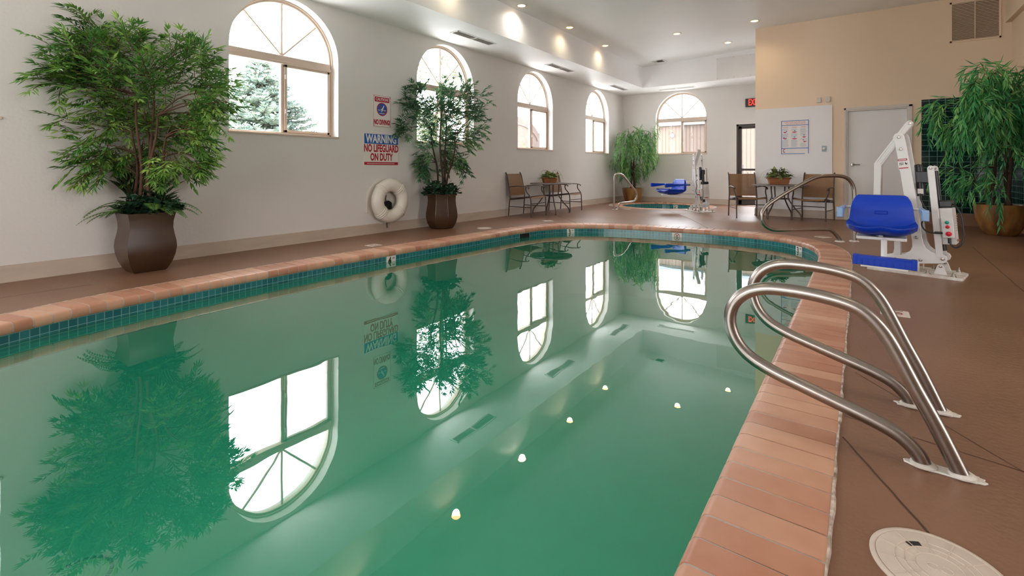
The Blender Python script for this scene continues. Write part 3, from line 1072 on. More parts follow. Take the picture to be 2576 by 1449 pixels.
DL = [(-4.609, 6.61, 'bright white ceiling light by the soffit, nearest of the row over the left side', True),
      (-4.572, 8.19, 'warm ceiling light by the soffit, middle one of the row over the left side', False),
      (-4.601, 9.86, 'warm ceiling light by the soffit, farthest of the row over the left side', False),
      (-3.087, 10.08, 'warm ceiling light alone out in the ceiling, in front of the square vent', False),
      (-2.412, 11.57, 'warm ceiling light farthest back, over the alcove near the back fascia', False),
      (-1.661, 10.28, 'warm ceiling light just in front of the top corner of the tan wall', False)]
for x, y, l, w in DL:
    downlight(x, y, l, w)
for k, (x, y) in enumerate([(-4.6, 5.0), (-4.6, 3.4), (-4.6, 1.6), (1.0, 8.6), (1.0, 5.4), (1.0, 2.4), (-1.8, 5.5), (-1.8, 1.5)]):
    downlight(x, y, 'warm ceiling light over the near left pool side, nearest lamp mirrored in the water' if k == 0 else 'recessed ceiling light over the near half of the pool hall')

# ------------------------------------------------------------------ vents
def slot_vent(cx, cy, along, length, width, label):
    t = thing('ceiling_vent', (cx, cy, ZS), label, 'vent', rz=0 if along == 'y' else math.pi / 2, group='slot vents in the soffit')
    b = MB()
    for a in ((-width / 2, -width / 2 + .022, -length / 2, length / 2), (width / 2 - .022, width / 2, -length / 2, length / 2),
              (-width / 2, width / 2, -length / 2, -length / 2 + .03), (-width / 2, width / 2, length / 2 - .03, length / 2)):
        b.box(((a[0] + a[1]) / 2, (a[2] + a[3]) / 2, -.004), (a[1] - a[0], a[3] - a[2], .008))
    b.build('frame', M['ceiling'], t, bevel=.002, segs=1)
    b = MB(); b.box((0, 0, -.0012), (width - .04, length - .05, .0016)); b.build('backing', M['vent_backing'], t)
    b = MB()
    r = Matrix.Rotation(math.radians(35), 3, 'Y')
    for k in range(4):
        for s in (-1, 1):
            b.box((-width / 2 + .045 + k * (width - .09) / 3, s * length / 4, -.008), (.026, length / 2 - .05, .002), rot=r)
    b.box((0, 0, -.006), (width - .04, .02, .006))
    b.build('slats', M['white_paint'], t)
    return t


slot_vent(-5.235, 6.12, 'y', .98, .19, 'long slot vent in the soffit, nearest one on the left side')
slot_vent(-5.265, 9.02, 'y', .98, .19, 'long slot vent in the soffit above the third arched window')
slot_vent(-5.275, 12.15, 'y', .98, .19, 'long slot vent in the soffit nearest the back corner')
slot_vent(-4.05, 13.16, 'x', .98, .19, 'long slot vent in the soffit above the back wall window')
t = thing('ceiling_vent', (-4.20, 12.16, ceil_z(-4.2)), 'small square louvred vent in the raised ceiling before the back fascia', 'vent')
b = MB()
for a in ((-.15, 0, .03, .30), (.15, 0, .03, .30), (0, -.135, .30, .03), (0, .135, .30, .03)):
    b.box((a[0], a[1], -.005), (a[2], a[3], .010))
b.build('frame', M['ceiling'], t)
b = MB(); b.box((0, 0, -.001), (.27, .25, .002)); b.build('backing', M['grille_slot'], t)
b = MB(); r = Matrix.Rotation(math.radians(40), 3, 'Y')
for k in range(6):
    b.box((-.11 + k * .044, 0, -.008), (.03, .24, .002), rot=r)
b.build('slats', M['white_paint'], t)

# access panel on the back fascia
t = thing('access_panel', (-2.32, YF - .003, 3.165), 'white access panel with corner screws on the back fascia of the raised ceiling', 'panel')
b = MB(); b.box((0, -.006, .26), (1.12, .012, .52)); b.build('panel', M['fascia_panel'], t, bevel=.002)
for x in (-.545, -.17, .2, .545):
    for z in (.02, .5):
        b = MB(); b.lathe([(0, .004), (.006, .003), (.007, 0)], 10, (x, -.012, z), Matrix.Rotation(math.pi / 2, 3, 'X'))
        b.build('screw', M['bolt'], t)

# wall return-air grille
t = thing('wall_grille', (1.53, YR, 3.41), 'large tan louvred air grille high on the tan wall', 'vent')
f = frame((1.53, YR, 3.41), (1, 0, 0), (0, 0, 1))
f0 = frame((0, 0, 0), (1, 0, 0), (0, 0, 1))
b = MB()
gw, gh = .62, .68
bar(b, f0, -gw / 2, gw / 2, -gh / 2, -gh / 2 + .03, 0, .012); bar(b, f0, -gw / 2, gw / 2, gh / 2 - .03, gh / 2, 0, .012)
bar(b, f0, -gw / 2, -gw / 2 + .028, -gh / 2, gh / 2, 0, .012); bar(b, f0, gw / 2 - .028, gw / 2, -gh / 2, gh / 2, 0, .012)
bar(b, f0, -.006, .006, -gh / 2, gh / 2, 0, .012)
b.build('frame', M['tan_wall'], t, bevel=.002, segs=1)
b = MB(); bar(b, f0, -gw / 2 + .02, gw / 2 - .02, -gh / 2 + .02, gh / 2 - .02, .0005, .002); b.build('backing', M['grille_slot'], t)
b = MB(); r = Matrix.Rotation(math.radians(-38), 3, 'X')
for k in range(26):
    b.box((0, -.007, -gh / 2 + .042 + k * (gh - .084) / 25), (gw - .05, .016, .0022), rot=r)
b.build('slats', M['tan_wall'], t)

# ------------------------------------------------------------------ exit sign, switches, plate, poster
t = thing('exit_sign', (-2.21, YB - .0, 2.65), 'black exit sign with red letters on the back wall above the glazed door', 'sign')
b = MB(); b.box((0, -.028, 0), (.385, .056, .215)); b.build('housing', M['exit_box'], t, bevel=.006)
text_mesh('lettering', 'EXIT', .225, frame((0.0, -.0575, -.002), (1, 0, 0), (0, 0, 1)), t, M['exit_red'], xs=.54, bold=.004, label='red glowing letters')
for x, l in ((-.645, 'left one of two small beige wall boxes above the white wall panel'), (-.498, 'right one of two small beige wall boxes above the white wall panel')):
    t = thing('wall_sensor', (x, YR, 2.27), l, 'sensor', group='beige boxes above the wall panel')
    b = MB(); b.box((0, -.013, 0), (.07, .026, .105)); b.build('cover', M['trim'], t, bevel=.006)
    b = MB(); b.box((-.01, -.0265, .015), (.006, .003, .03)); b.build('slot', M['text_grey'], t)
t = thing('timer_switch', (-.56, YR - .016, 1.334), 'steel wall plate with round timer knob on the white wall panel', 'switch')
b = MB(); b.box((0, -.003, 0), (.075, .006, .115)); b.build('plate', M['text_grey'], t, bevel=.002)
b = MB(); b.lathe([(.026, 0), (.024, .018), (.018, .022), (0, .022)], 24, (0, -.006, 0), Matrix.Rotation(math.pi / 2, 3, 'X')); b.build('knob', M['white_paint'], t)

t = thing('poster', (-1.043, YR - .016, 1.572), 'first aid poster with blue border on the white wall panel', 'poster')
PW, PH = .50, .70
pf = lambda x, z, d=.0: frame((x, -d, z), (1, 0, 0), (0, 0, 1))
b = MB(); b.box((0, -.002, 0), (PW, .004, PH)); b.build('sheet', M['poster_paper'], t)
def strip(mb, x0, x1, z0, z1, d=.0045, th=.0006):
    mb.box(((x0 + x1) / 2, -d, (z0 + z1) / 2), (x1 - x0, th, z1 - z0))
b = MB(); w = .012
for a in ((-.235, .235, .318, .330), (-.235, .235, .228, .240), (-.235, .235, -.225, -.211), (-.235, .17, -.332, -.320), (-.235, -.223, -.332, .33), (.223, .235, -.325, .33)):
    strip(b, *a)
b.build('border', M['poster_blue'], t)
rp = random.Random(8)
for k, z in enumerate((.300, .280, .258)):
    b = MB(); x = -.19 + .02 * k
    while x < .18:
        wd = rp.uniform(.02, .05); strip(b, x, min(x + wd, .19), z - .005, z + .005); x += wd + .008
    b.build('heading_lettering', M['text_orange'], t)
for x in (-.16, -.005, .15):
    b = MB(); strip(b, x - .05, x + .05, .196, .202)
    strip(b, x - .04, x + .04, .186, .191)
    b.build('heading_lettering', M['text_orange'], t)
b = MB()
for ci, x in enumerate((-.16, -.005, .15)):
    z = .165
    while z > -.19:
        skip = [(.13, .075), (-.0, -.05)] if ci < 2 else [(.03, -.03), (-.06, -.115)]
        if not any(lo < z < hi for hi, lo in skip):
            strip(b, x - .058, x + rp.uniform(.03, .06), z - .002, z + .002)
        z -= .0095
for z in (-.245, -.265, -.285, -.305):
    strip(b, -.15, -.02 + rp.uniform(0, .03), z - .0015, z + .0015)
b.build('body_lettering', M['text_grey'], t)
for x, z in ((-.17, .10), (-.005, .10), (-.17, -.025), (-.005, -.03), (.16, -.0), (.17, -.09)):
    s_ = rp.uniform(.8, 1.2); b = MB()
    b.prism([(x + .03 * s_ * math.cos(a) * (1 + .4 * math.cos(2 * a + x * 30)), z + .012 * math.sin(a) * (1 + .3 * math.sin(3 * a))) for a in [2 * math.pi * i / 14 for i in range(14)]],
            .0006, frame((0, -.0048, 0), (1, 0, 0), (0, 0, 1)))
    b.build('red_figure', M['sign_red'], t)
for x, z in ((-.14, .118), (.0, .125), (-.185, -.008), (-.005, .0), (.155, .035), (.145, -.06)):
    b = MB(); b.prism([(x + .012 * math.cos(a), z + .011 * math.sin(a)) for a in [2 * math.pi * i / 12 for i in range(12)]], .0006, frame((0, -.0048, 0), (1, 0, 0), (0, 0, 1)))
    b.build('dark_figure', M['poster_blue'], t)
text_mesh('letter', 'C', .095, pf(-.185, -.27, .0048), t, M['sign_red'], xs=.62, bold=.004)

# ------------------------------------------------------------------ left wall signs
SL = lambda y, z, d: frame((d, y, z), (0, 1, 0), (0, 0, 1))
t = thing('caution_sign', (XL, 4.645, 1.808), 'white and red no diving caution sign with blue diver circle, above the warning sign', 'sign')
b = MB(); b.box((.004, 0, 0), (.008, .325, .47)); b.build('board', M['white_sign'], t, bevel=.002)
b = MB()
for a in ((0, .228, .315, .004), (0, -.228, .315, .004), (-.156, 0, .004, .46), (.156, 0, .004, .46)):
    b.box((.0084, a[0], a[1]), (.0008, a[2], a[3]))
b.build('border', M['sign_red'], t)
b = MB(); b.prism(rbox_poly(.27, .072, .01), .0012, SL(0, .172, .008)); b.build('header', M['sign_red'], t)
text_mesh('lettering', 'CAUTION!', .056, SL(0, .172, .0095), t, M['white_sign'], xs=.88, bold=.001, label='white letters')
text_mesh('lettering', 'NO DIVING!', .098, SL(0, -.168, .0085), t, M['sign_red'], xs=.56, bold=.005, label='red letters')
b = MB(); b.prism(circ(.088, 40), .0010, SL(0, .028, .008)); b.build('blue_disc', M['sign_blue'], t)
b = MB()
b.add([SL(0, .028, .0092) @ Vector((r * math.cos(2 * math.pi * i / 40), r * math.sin(2 * math.pi * i / 40), 0)) for r in (.084, .098) for i in range(40)],
      [(i, (i + 1) % 40, 40 + (i + 1) % 40, 40 + i) for i in range(40)])
c45 = math.cos(math.pi / 4)
b.add([SL(0, .028, .0094) @ Vector(p) for p in ((-.065, .055, 0), (-.055, .065, 0), (.065, -.055, 0), (.055, -.065, 0))], [(0, 3, 2, 1)])
b.build('prohibition_ring', M['sign_red'], t)
b = MB()
b.prism([(.03, .06), (.042, .058), (.018, .0), (.004, -.03), (-.012, -.045), (-.018, -.04), (-.004, -.015), (-.03, -.005), (-.032, -.012), (-.002, .012), (.012, .03)], .0006, SL(0, .028, .0091))
for zz, x0, x1 in ((-.012, -.075, -.03), (-.012, .02, .075), (-.06, -.05, .05)):
    b.prism([(x0, zz - .003), ((x0 + x1) / 2, zz - .009), (x1, zz - .003), (x1, zz + .004), ((x0 + x1) / 2, zz), (x0, zz + .004)], .0006, SL(0, .028, .0091))
b.build('diver_figure', M['white_sign'], t)
for y in (-.145, .145):
    for z in (-.215, .215):
        b = MB(); b.lathe([(0, .004), (.006, .003), (.007, 0)], 10, (.008, y, z), Matrix.Rotation(math.pi / 2, 3, 'Y'))
        b.build('screw', M['bolt'], t)

t = thing('warning_sign', (XL, 4.638, 1.234), 'wide white warning sign with blue header and red no lifeguard lettering', 'sign')
SW, SH = .64, .47
b = MB(); b.box((.004, 0, 0), (.008, SW, SH)); b.build('board', M['white_sign'], t, bevel=.002)
b = MB(); b.box((.0085, 0, .155), (.001, SW - .02, .145)); b.build('header', M['sign_blue'], t)
b = MB(); b.box((.0085, 0, -.205), (.001, SW - .02, .042)); b.build('footer', M['sign_red'], t)
text_mesh('lettering', 'WARNING', .165, SL(0.0, .152, .0095), t, M['white_sign'], xs=.70, bold=.0055, label='white letters')
text_mesh('lettering', 'NO LIFEGUARD', .150, SL(0, .014, .0085), t, M['sign_red'], xs=.60, bold=.0055, label='red letters')
text_mesh('lettering', 'ON DUTY', .150, SL(0, -.115, .0085), t, M['sign_red'], xs=.60, bold=.0055, label='red letters')
b = MB()
y = -.26
while y < .24:
    wd = rp.uniform(.012, .035); b.box((.0093, y + wd / 2, -.205), (.0006, wd, .008)); y += wd + .006
b.build('small_lettering', M['white_sign'], t)

# ------------------------------------------------------------------ life ring with holder
t = thing('ring_holder', (XL, 4.70, .473), 'white octagonal wall holder behind the life ring', 'holder')
b = MB(); oc = [(.36 * math.cos(math.radians(22.5 + 45 * i)), .36 * math.sin(math.radians(22.5 + 45 * i))) for i in range(8)]
b.prism(oc, .012, SL(0, 0, .0)); b.build('plate', M['ring_white'], t, bevel=.004)
b = MB()
b.box((.015, -.338, -.05), (.03, .012, .22)); b.build('bracket', M['ring_white'], t, bevel=.003)
b = MB(); b.box((.012, .0, -.335), (.024, .2, .012)); b.build('bracket', M['ring_white'], t, bevel=.003)
b = MB(); b.tube([(.010, 0, .10), (.020, 0, .10), (.022, 0, .112)], .005, 8); b.build('hook', M['ring_white'], t)
t = thing('life_ring', (XL + .122, 4.705, .476), 'white life ring hung on the left wall beside the small planter', 'life ring')
b = MB(); RR, rr_ = .232, .098
prf = [(RR + rr_ * math.cos(2 * math.pi * i / 20), .80 * rr_ * math.sin(2 * math.pi * i / 20)) for i in range(20)]
roty = Matrix.Rotation(math.pi / 2, 3, 'Y')
b.lathe(prf, 56, (0, 0, 0), roty, closed=True); b.build('ring_body', M['ring_white'], t, smooth=60)
for k in range(4):
    a = math.radians(45 + 90 * k); b = MB()
    cen = Vector((0, RR * math.cos(a), RR * math.sin(a))); rad = Vector((0, math.cos(a), math.sin(a))); tan = Vector((0, -math.sin(a), math.cos(a)))
    for off in (-.03, 0, .03):
        pts = [cen + tan * off + rad * (rr_ * 1.02) * math.cos(2 * math.pi * i / 20) + Vector((1, 0, 0)) * rr_ * .82 * math.sin(2 * math.pi * i / 20) for i in range(20)]
        b.tube(pts, .011 if off == 0 else .006, 6, closed=True)
    b.build('band', M['ring_white'], t, smooth=60)
t = thing('throw_rope', (XL + .034, 4.72, .40), 'black coiled throw rope inside the life ring', 'rope')
b = MB(); rq = random.Random(5)
for k in range(9):
    c = Vector((rq.uniform(-.002, .004), rq.uniform(-.02, .02), rq.uniform(-.03, .02))); rx = rq.uniform(.035, .065); rz_ = rq.uniform(.03, .05); tw = rq.uniform(-.5, .5)
    b.tube([c + Vector((.004 * math.sin(a * 2 + tw), rx * math.cos(a + tw), rz_ * math.sin(a))) for a in [2 * math.pi * i / 18 for i in range(18)]], .008, 6, closed=True)
b.tube([(.002, -.02, .17), (.004, -.03, .10), (.004, -.02, .03)], .006, 6)
b.tube([(.0, .01, -.03), (.0, .03, -.16), (-.008, -.0, -.27), (-.010, .01, -.34)], .005, 6)
b.build('coil', M['rope_black'], t, smooth=60)

# ------------------------------------------------------------------ pool edge tiles
def edge_tile(x, y, w, label, body=None, small=None, cat='depth marker', spa=False, nodive=False):
    if spa:
        a = math.atan2(y - SPA_C.y, x - SPA_C.x); nm = Vector((math.cos(a), math.sin(a), 0)); tg = Vector((-math.sin(a), math.cos(a), 0))
        p = SPA_C + nm * (SPA_IN + .006)
    else:
        p, tg, nm = edge_at(edge_near(x, y)); p = p + nm * .006
    o = thing('depth_tile', (p.x, p.y, -.113 if not spa else -.09), label, cat)
    fr = frame((0, 0, 0), nm.cross(Vector((0, 0, 1))) * 1.0, (0, 0, 1))
    h = .105
    b = MB(); b.prism(rbox_poly(w, h, .004), .006, fr @ Matrix.Translation((0, 0, -.004))); b.build('tile', M['white_sign'], o)
    if nodive:
        b = MB(); f2 = fr @ Matrix.Translation((0, .004, .0026))
        b.add([f2 @ Vector((r * math.cos(2 * math.pi * i / 32), r * math.sin(2 * math.pi * i / 32), 0)) for r in (.034, .042) for i in range(32)], [(i, (i + 1) % 32, 32 + (i + 1) % 32, 32 + i) for i in range(32)])
        b.add([f2 @ Vector(q) for q in ((-.030, -.024, 0), (-.024, -.030, 0), (.030, .024, 0), (.024, .030, 0))], [(0, 1, 2, 3)])
        b.build('prohibition_ring', M['sign_red'], o)
        b = MB(); b.prism([(-.018, .022), (-.012, .026), (.004, .004), (.018, -.012), (.022, -.020), (.012, -.016), (-.002, -.004)], .0004, fr @ Matrix.Translation((0, .004, .0024)))
        b.build('diver_figure', M['ink'], o)
    if body:
        text_mesh('lettering', body, .105, fr @ Matrix.Translation((-w * .16, .0, .0026)), o, M['ink'], xs=.8, bold=.003, label='black numeral')
    if small:
        text_mesh('lettering', small, .030, fr @ Matrix.Translation((w * .27, .022, .0026)), o, M['ink'], xs=.95, bold=.0008, label='small black letters')
    return o


edge_tile(-4.38, 3.66, .13, 'white pool edge tile reading 4 FT on the left side of the pool', '4', 'FT')
edge_tile(-3.93, 7.08, .13, 'white pool edge tile reading 3 FT at the far left bend, beside the skimmer', '3', 'FT')
edge_tile(-2.33, 7.63, .15, 'white pool edge tile with red no diving circle on the far side of the pool', nodive=True)
edge_tile(-.66, 7.23, .13, 'white pool edge tile reading 3 FT at the far right bend of the pool', '3', 'FT')
edge_tile(-4.08, 13.18, .12, 'white spa edge tile reading 2 FT on the far side of the spa', '2', 'FT', spa=True)
p, tg, nm = edge_at(edge_near(-4.27, 6.2))
t = thing('skimmer', (p.x + nm.x * .012, p.y + nm.y * .012, -.112), 'dark skimmer mouth in the tile band at the far left bend', 'skimmer')
fr = frame((0, 0, 0), nm.cross(Vector((0, 0, 1))), (0, 0, 1))
b = MB(); b.prism(rbox_poly(.26, .11, .008), .005, fr); b.build('frame', M['pool_tile'], t)
b = MB(); b.prism(rbox_poly(.23, .075, .006), .003, fr @ Matrix.Translation((0, 0.008, .0045))); b.build('opening', M['black'], t)
# main drain on the pool floor
t = thing('main_drain', (-3.2, .66, -1.15), 'round pale drain cover with dark slotted rim on the pool floor', 'drain')
b = MB(); b.lathe([(.155, 0), (.155, .02), (.13, .03), (.12, .030)], 40); b.build('rim', M['drain'], t)
b = MB()
for k in range(26):
    a = 2 * math.pi * k / 26
    b.box((.141 * math.cos(a), .141 * math.sin(a), .0275), (.018, .022, .008), rot=Matrix.Rotation(a, 3, 'Z'))
b.build('slots', M['drain_ring'], t)
b = MB(); b.lathe([(.12, .028), (.12, .034), (.09, .040), (.0, .044)], 40); b.build('cover', M['drain'], t)
b = MB()
for rr in (.03, .05, .07, .09):
    b.lathe([(rr, .0385), (rr + .003, .0455), (rr + .006, .0385)], 40)
b.build('ridges', M['plaster'], t)

# ------------------------------------------------------------------ deck marker tiles and lids
def deck_tile(x, y, rz, label, w=.152, symbol=True):
    t = thing('deck_tile', (x, y, .0), label, 'deck marker', rz=rz)
    b = MB(); b.prism(rbox_poly(w, w, .006), .004, Matrix.Identity(4)); b.build('tile', M['deck_tile'], t)
    if symbol:
        b = MB(); f2 = Matrix.Translation((0, .01, .0044))
        b.add([f2 @ Vector((r * math.cos(2 * math.pi * i / 24), r * math.sin(2 * math.pi * i / 24), 0)) for r in (.034, .042) for i in range(24)], [(i, (i + 1) % 24, 24 + (i + 1) % 24, 24 + i) for i in range(24)])
        b.add([f2 @ Vector(q) for q in ((-.030, -.024, 0), (-.024, -.030, 0), (.030, .024, 0), (.024, .030, 0))], [(0, 1, 2, 3)])
        b.build('prohibition_ring', M['sign_red'], t)
        b = MB(); b.box((-.02, .012, .0046), (.04, .008, .0006), rot=Matrix.Rotation(.6, 3, 'Z')); b.build('diver_figure', M['ink'], t)
        b = MB(); b.box((0, -.06, .0046), (.09, .010, .0006)); b.build('lettering', M['ink'], t)
    return t


deck_tile(.182, 4.03, math.radians(180), 'square no diving floor tile in the deck between the near rails and the pool lift')
deck_tile(-4.88, 3.79, math.radians(90), 'square floor marker tile in the left deck in front of the life ring')
deck_tile(-4.60, 7.44, math.radians(60), 'square floor marker tile in the deck before the left patio table')
deck_tile(-.42, 7.93, math.radians(-40), 'square floor marker tile at the base of the tall far handrail')
deck_tile(-4.45, 10.72, 0, 'square floor marker tile in front of the spa handrail', symbol=False)
t = thing('deck_hatch', (-4.86, 5.93, 0), 'small round white lid set in the left deck by the small planter', 'lid')
b = MB(); b.lathe([(.115, 0), (.115, .004), (.10, .006), (0, .006)], 36); b.build('cover', M['lid'], t)

t = thing('deck_hatch', (.152, 1.508, 0), 'large round white skimmer lid in the deck beside the near handrail', 'lid')
b = MB(); b.lathe([(.134, .0), (.134, .004), (.130, .0065), (.124, .0065), (.122, .004)], 64); b.build('collar', M['lid'], t)
b = MB(); b.lathe([(.121, .001), (.121, .0055), (.119, .0062), (0, .0062)], 64); cv = b.build('cover', M['lid'], t)
b = MB()
for rr in (.046, .066, .084):
    b.lathe([(rr, .006), (rr + .0004, .0075), (rr + .002, .0075), (rr + .0024, .006)], 56)
for k in range(12):
    a = 2 * math.pi * k / 12 + .2
    b.box((.083 * math.cos(a), .083 * math.sin(a), .0068), (.070, .0022, .0014), rot=Matrix.Rotation(a, 3, 'Z'))
b.build('ribs', M['lid'], cv)
b = MB()
pts = [(r * math.cos(a), r * math.sin(a)) for r, a in [(.067, x) for x in (1.98, 2.06, 2.14, 2.22, 2.3, 2.38)] + [(.083, x) for x in (2.38, 2.3, 2.22, 2.14, 2.06, 1.98)]]
b.prism(pts, .0012, Matrix.Translation((0, 0, .0062))); b.build('finger_slot', M['ink'], cv)
b = MB()
for s in (-1, 1):
    b.tube([(s * .012 * math.cos(a) - s * .012, s * .010 * math.sin(a), .0066) for a in [math.pi * (.2 + 1.5 * i / 12) for i in range(13)]], .0012, 5)
b.build('raised_emblem', M['lid'], cv)

# underwater entry steps at the far right bend
b = MB()
for r_, z_ in ((.40, -.24), (.62, -.38)):
    b.lathe([(r_, z_ - .25), (r_, z_ - .02), (r_ - .02, z_), (0, z_)], 48, (-.62, 7.16, 0))
    for k in range(7):
        a = math.pi * (1.02 + .13 * k)
        b.box((-.62 + (r_ - .05) * math.cos(a), 7.16 + (r_ - .05) * math.sin(a), z_ + .003), (.05, .10, .006), rot=Matrix.Rotation(a, 3, 'Z'), mi=1)
struct(b.build('pool_steps', [M['plaster'], M['drain_ring']], smooth=40))
# shower valve on the tiled side wall
t = thing('shower_valve', (XR - .013, 10.30, 1.28), 'small chrome valve on the green tiled side wall behind the weeping tree', 'valve')
b = MB(); ry = Matrix.Rotation(-math.pi / 2, 3, 'Y')
b.lathe([(.045, 0), (.043, .008), (.02, .014), (.018, .05), (.0, .055)], 24, (0, 0, 0), ry); b.build('escutcheon', M['bolt'], t, smooth=40)
b = MB(); b.tube([(-.045, 0, 0), (-.05, .07, -.012), (-.05, .11, -.012)], .008, 8); b.build('lever', M['white_paint'], t)

# ------------------------------------------------------------------ handrails
def rail_path(pts, n=6):
    return crom(pts, n)


def near_rail(y, label, zs=1.0):
    t = thing('handrail', (0, y, 0), label, 'handrail', group='paired pool handrails')
    pts = [(.166, -.01), (.152, .03), (.128, .06), (.089, .087), (.023, .112), (-.072, .140), (-.174, .170), (-.269, .200), (-.345, .238), (-.392, .292), (-.412, .360), (-.398, .426),
           (-.354, .475), (-.291, .501), (-.209, .506), (-.125, .501), (-.046, .488), (.005, .467), (.048, .426), (.084, .369), (.141, .246), (.196, .132), (.257, -.01)]
    b = MB(); b.tube(rail_path([(x, 0, z * zs) for x, z in pts]), .0230, 20, cap=False)
    b.build('rail_tube', M['steel'], t, smooth=60)
    rq = random.Random(int(y * 100))
    b = MB()
    for x0, x1 in ((.128, .296),):
        out = []
        for i in range(40):
            a = 2 * math.pi * i / 40
            w = 1 + .08 * rq.uniform(-1, 1)
            out.append(((x0 + x1) / 2 + .098 * w * math.cos(a), .032 * w * math.sin(a) * (1 + .25 * math.cos(2 * a))))
        b.prism(out, .006, Matrix.Identity(4))
    b.build('anchor_plate', M['worn_white'], t, bevel=.002)
    b = MB()
    for x in (.163, .254):
        b.lathe([(.034, .005), (.034, .010), (.026, .015), (.0215, .016)], 24, (x, 0, 0))
    b.build('escutcheon', M['worn_white'], t, smooth=50)
    return t


near_rail(2.01, 'curved stainless handrail nearest the viewer, anchored beside the round white lid')
near_rail(2.49, 'curved stainless handrail behind the nearest one, partly hidden by it', 1.03)

t = thing('handrail', (-.066, 7.70, 0), 'tall angled stainless handrail at the far right bend of the pool', 'handrail', rz=math.atan2(.68, .73))
pts = [(-.205, 0, -.01), (-.215, 0, .03), (-.262, 0, .09), (-.325, 0, .145), (-.40, 0, .164), (-.67, 0, .166), (-.97, 0, .166), (-1.13, 0, .170), (-1.235, 0, .21), (-1.29, 0, .275), (-1.30, 0, .356),
       (-1.271, 0, .427), (-1.186, 0, .508), (-.928, 0, .66), (-.667, 0, .79), (-.538, 0, .84), (-.407, 0, .858), (-.207, 0, .855), (-.092, 0, .82), (-.023, 0, .735), (0, 0, .61), (0, 0, .3), (0, 0, -.01)]
b = MB(); b.tube(rail_path(pts), .0235, 18, cap=False); b.build('rail_tube', M['steel'], t, smooth=60)
b = MB()
for x in (-.207, 0):
    b.lathe([(.055, .0), (.055, .006), (.045, .013), (.026, .016)], 28, (x, 0, 0))
b.build('escutcheon', M['worn_white'], t, smooth=50)

t = thing('handrail', (-4.633, 10.40, 0), 'stainless handrail at the left edge of the spa', 'handrail', rz=math.atan2(.97, .25))
pts = [(0, 0, -.01), (0, 0, .25), (0, 0, .60), (.004, 0, .72), (.04, 0, .795), (.11, 0, .828), (.21, 0, .832), (.30, 0, .812), (.37, 0, .77), (.504, 0, .663), (.70, 0, .51), (.835, 0, .40), (.875, 0, .30), (.84, 0, .215),
       (.74, 0, .168), (.504, 0, .152), (.30, 0, .148), (.205, 0, .125), (.155, 0, .075), (.14, 0, -.01)]
b = MB(); b.tube(rail_path(pts), .0235, 16, cap=False); b.build('rail_tube', M['steel'], t, smooth=60)
b = MB()
for x in (.0, .14):
    b.lathe([(.05, .0), (.05, .006), (.042, .012), (.026, .014)], 24, (x, 0, 0))
b.build('escutcheon', M['bolt'], t, smooth=50)

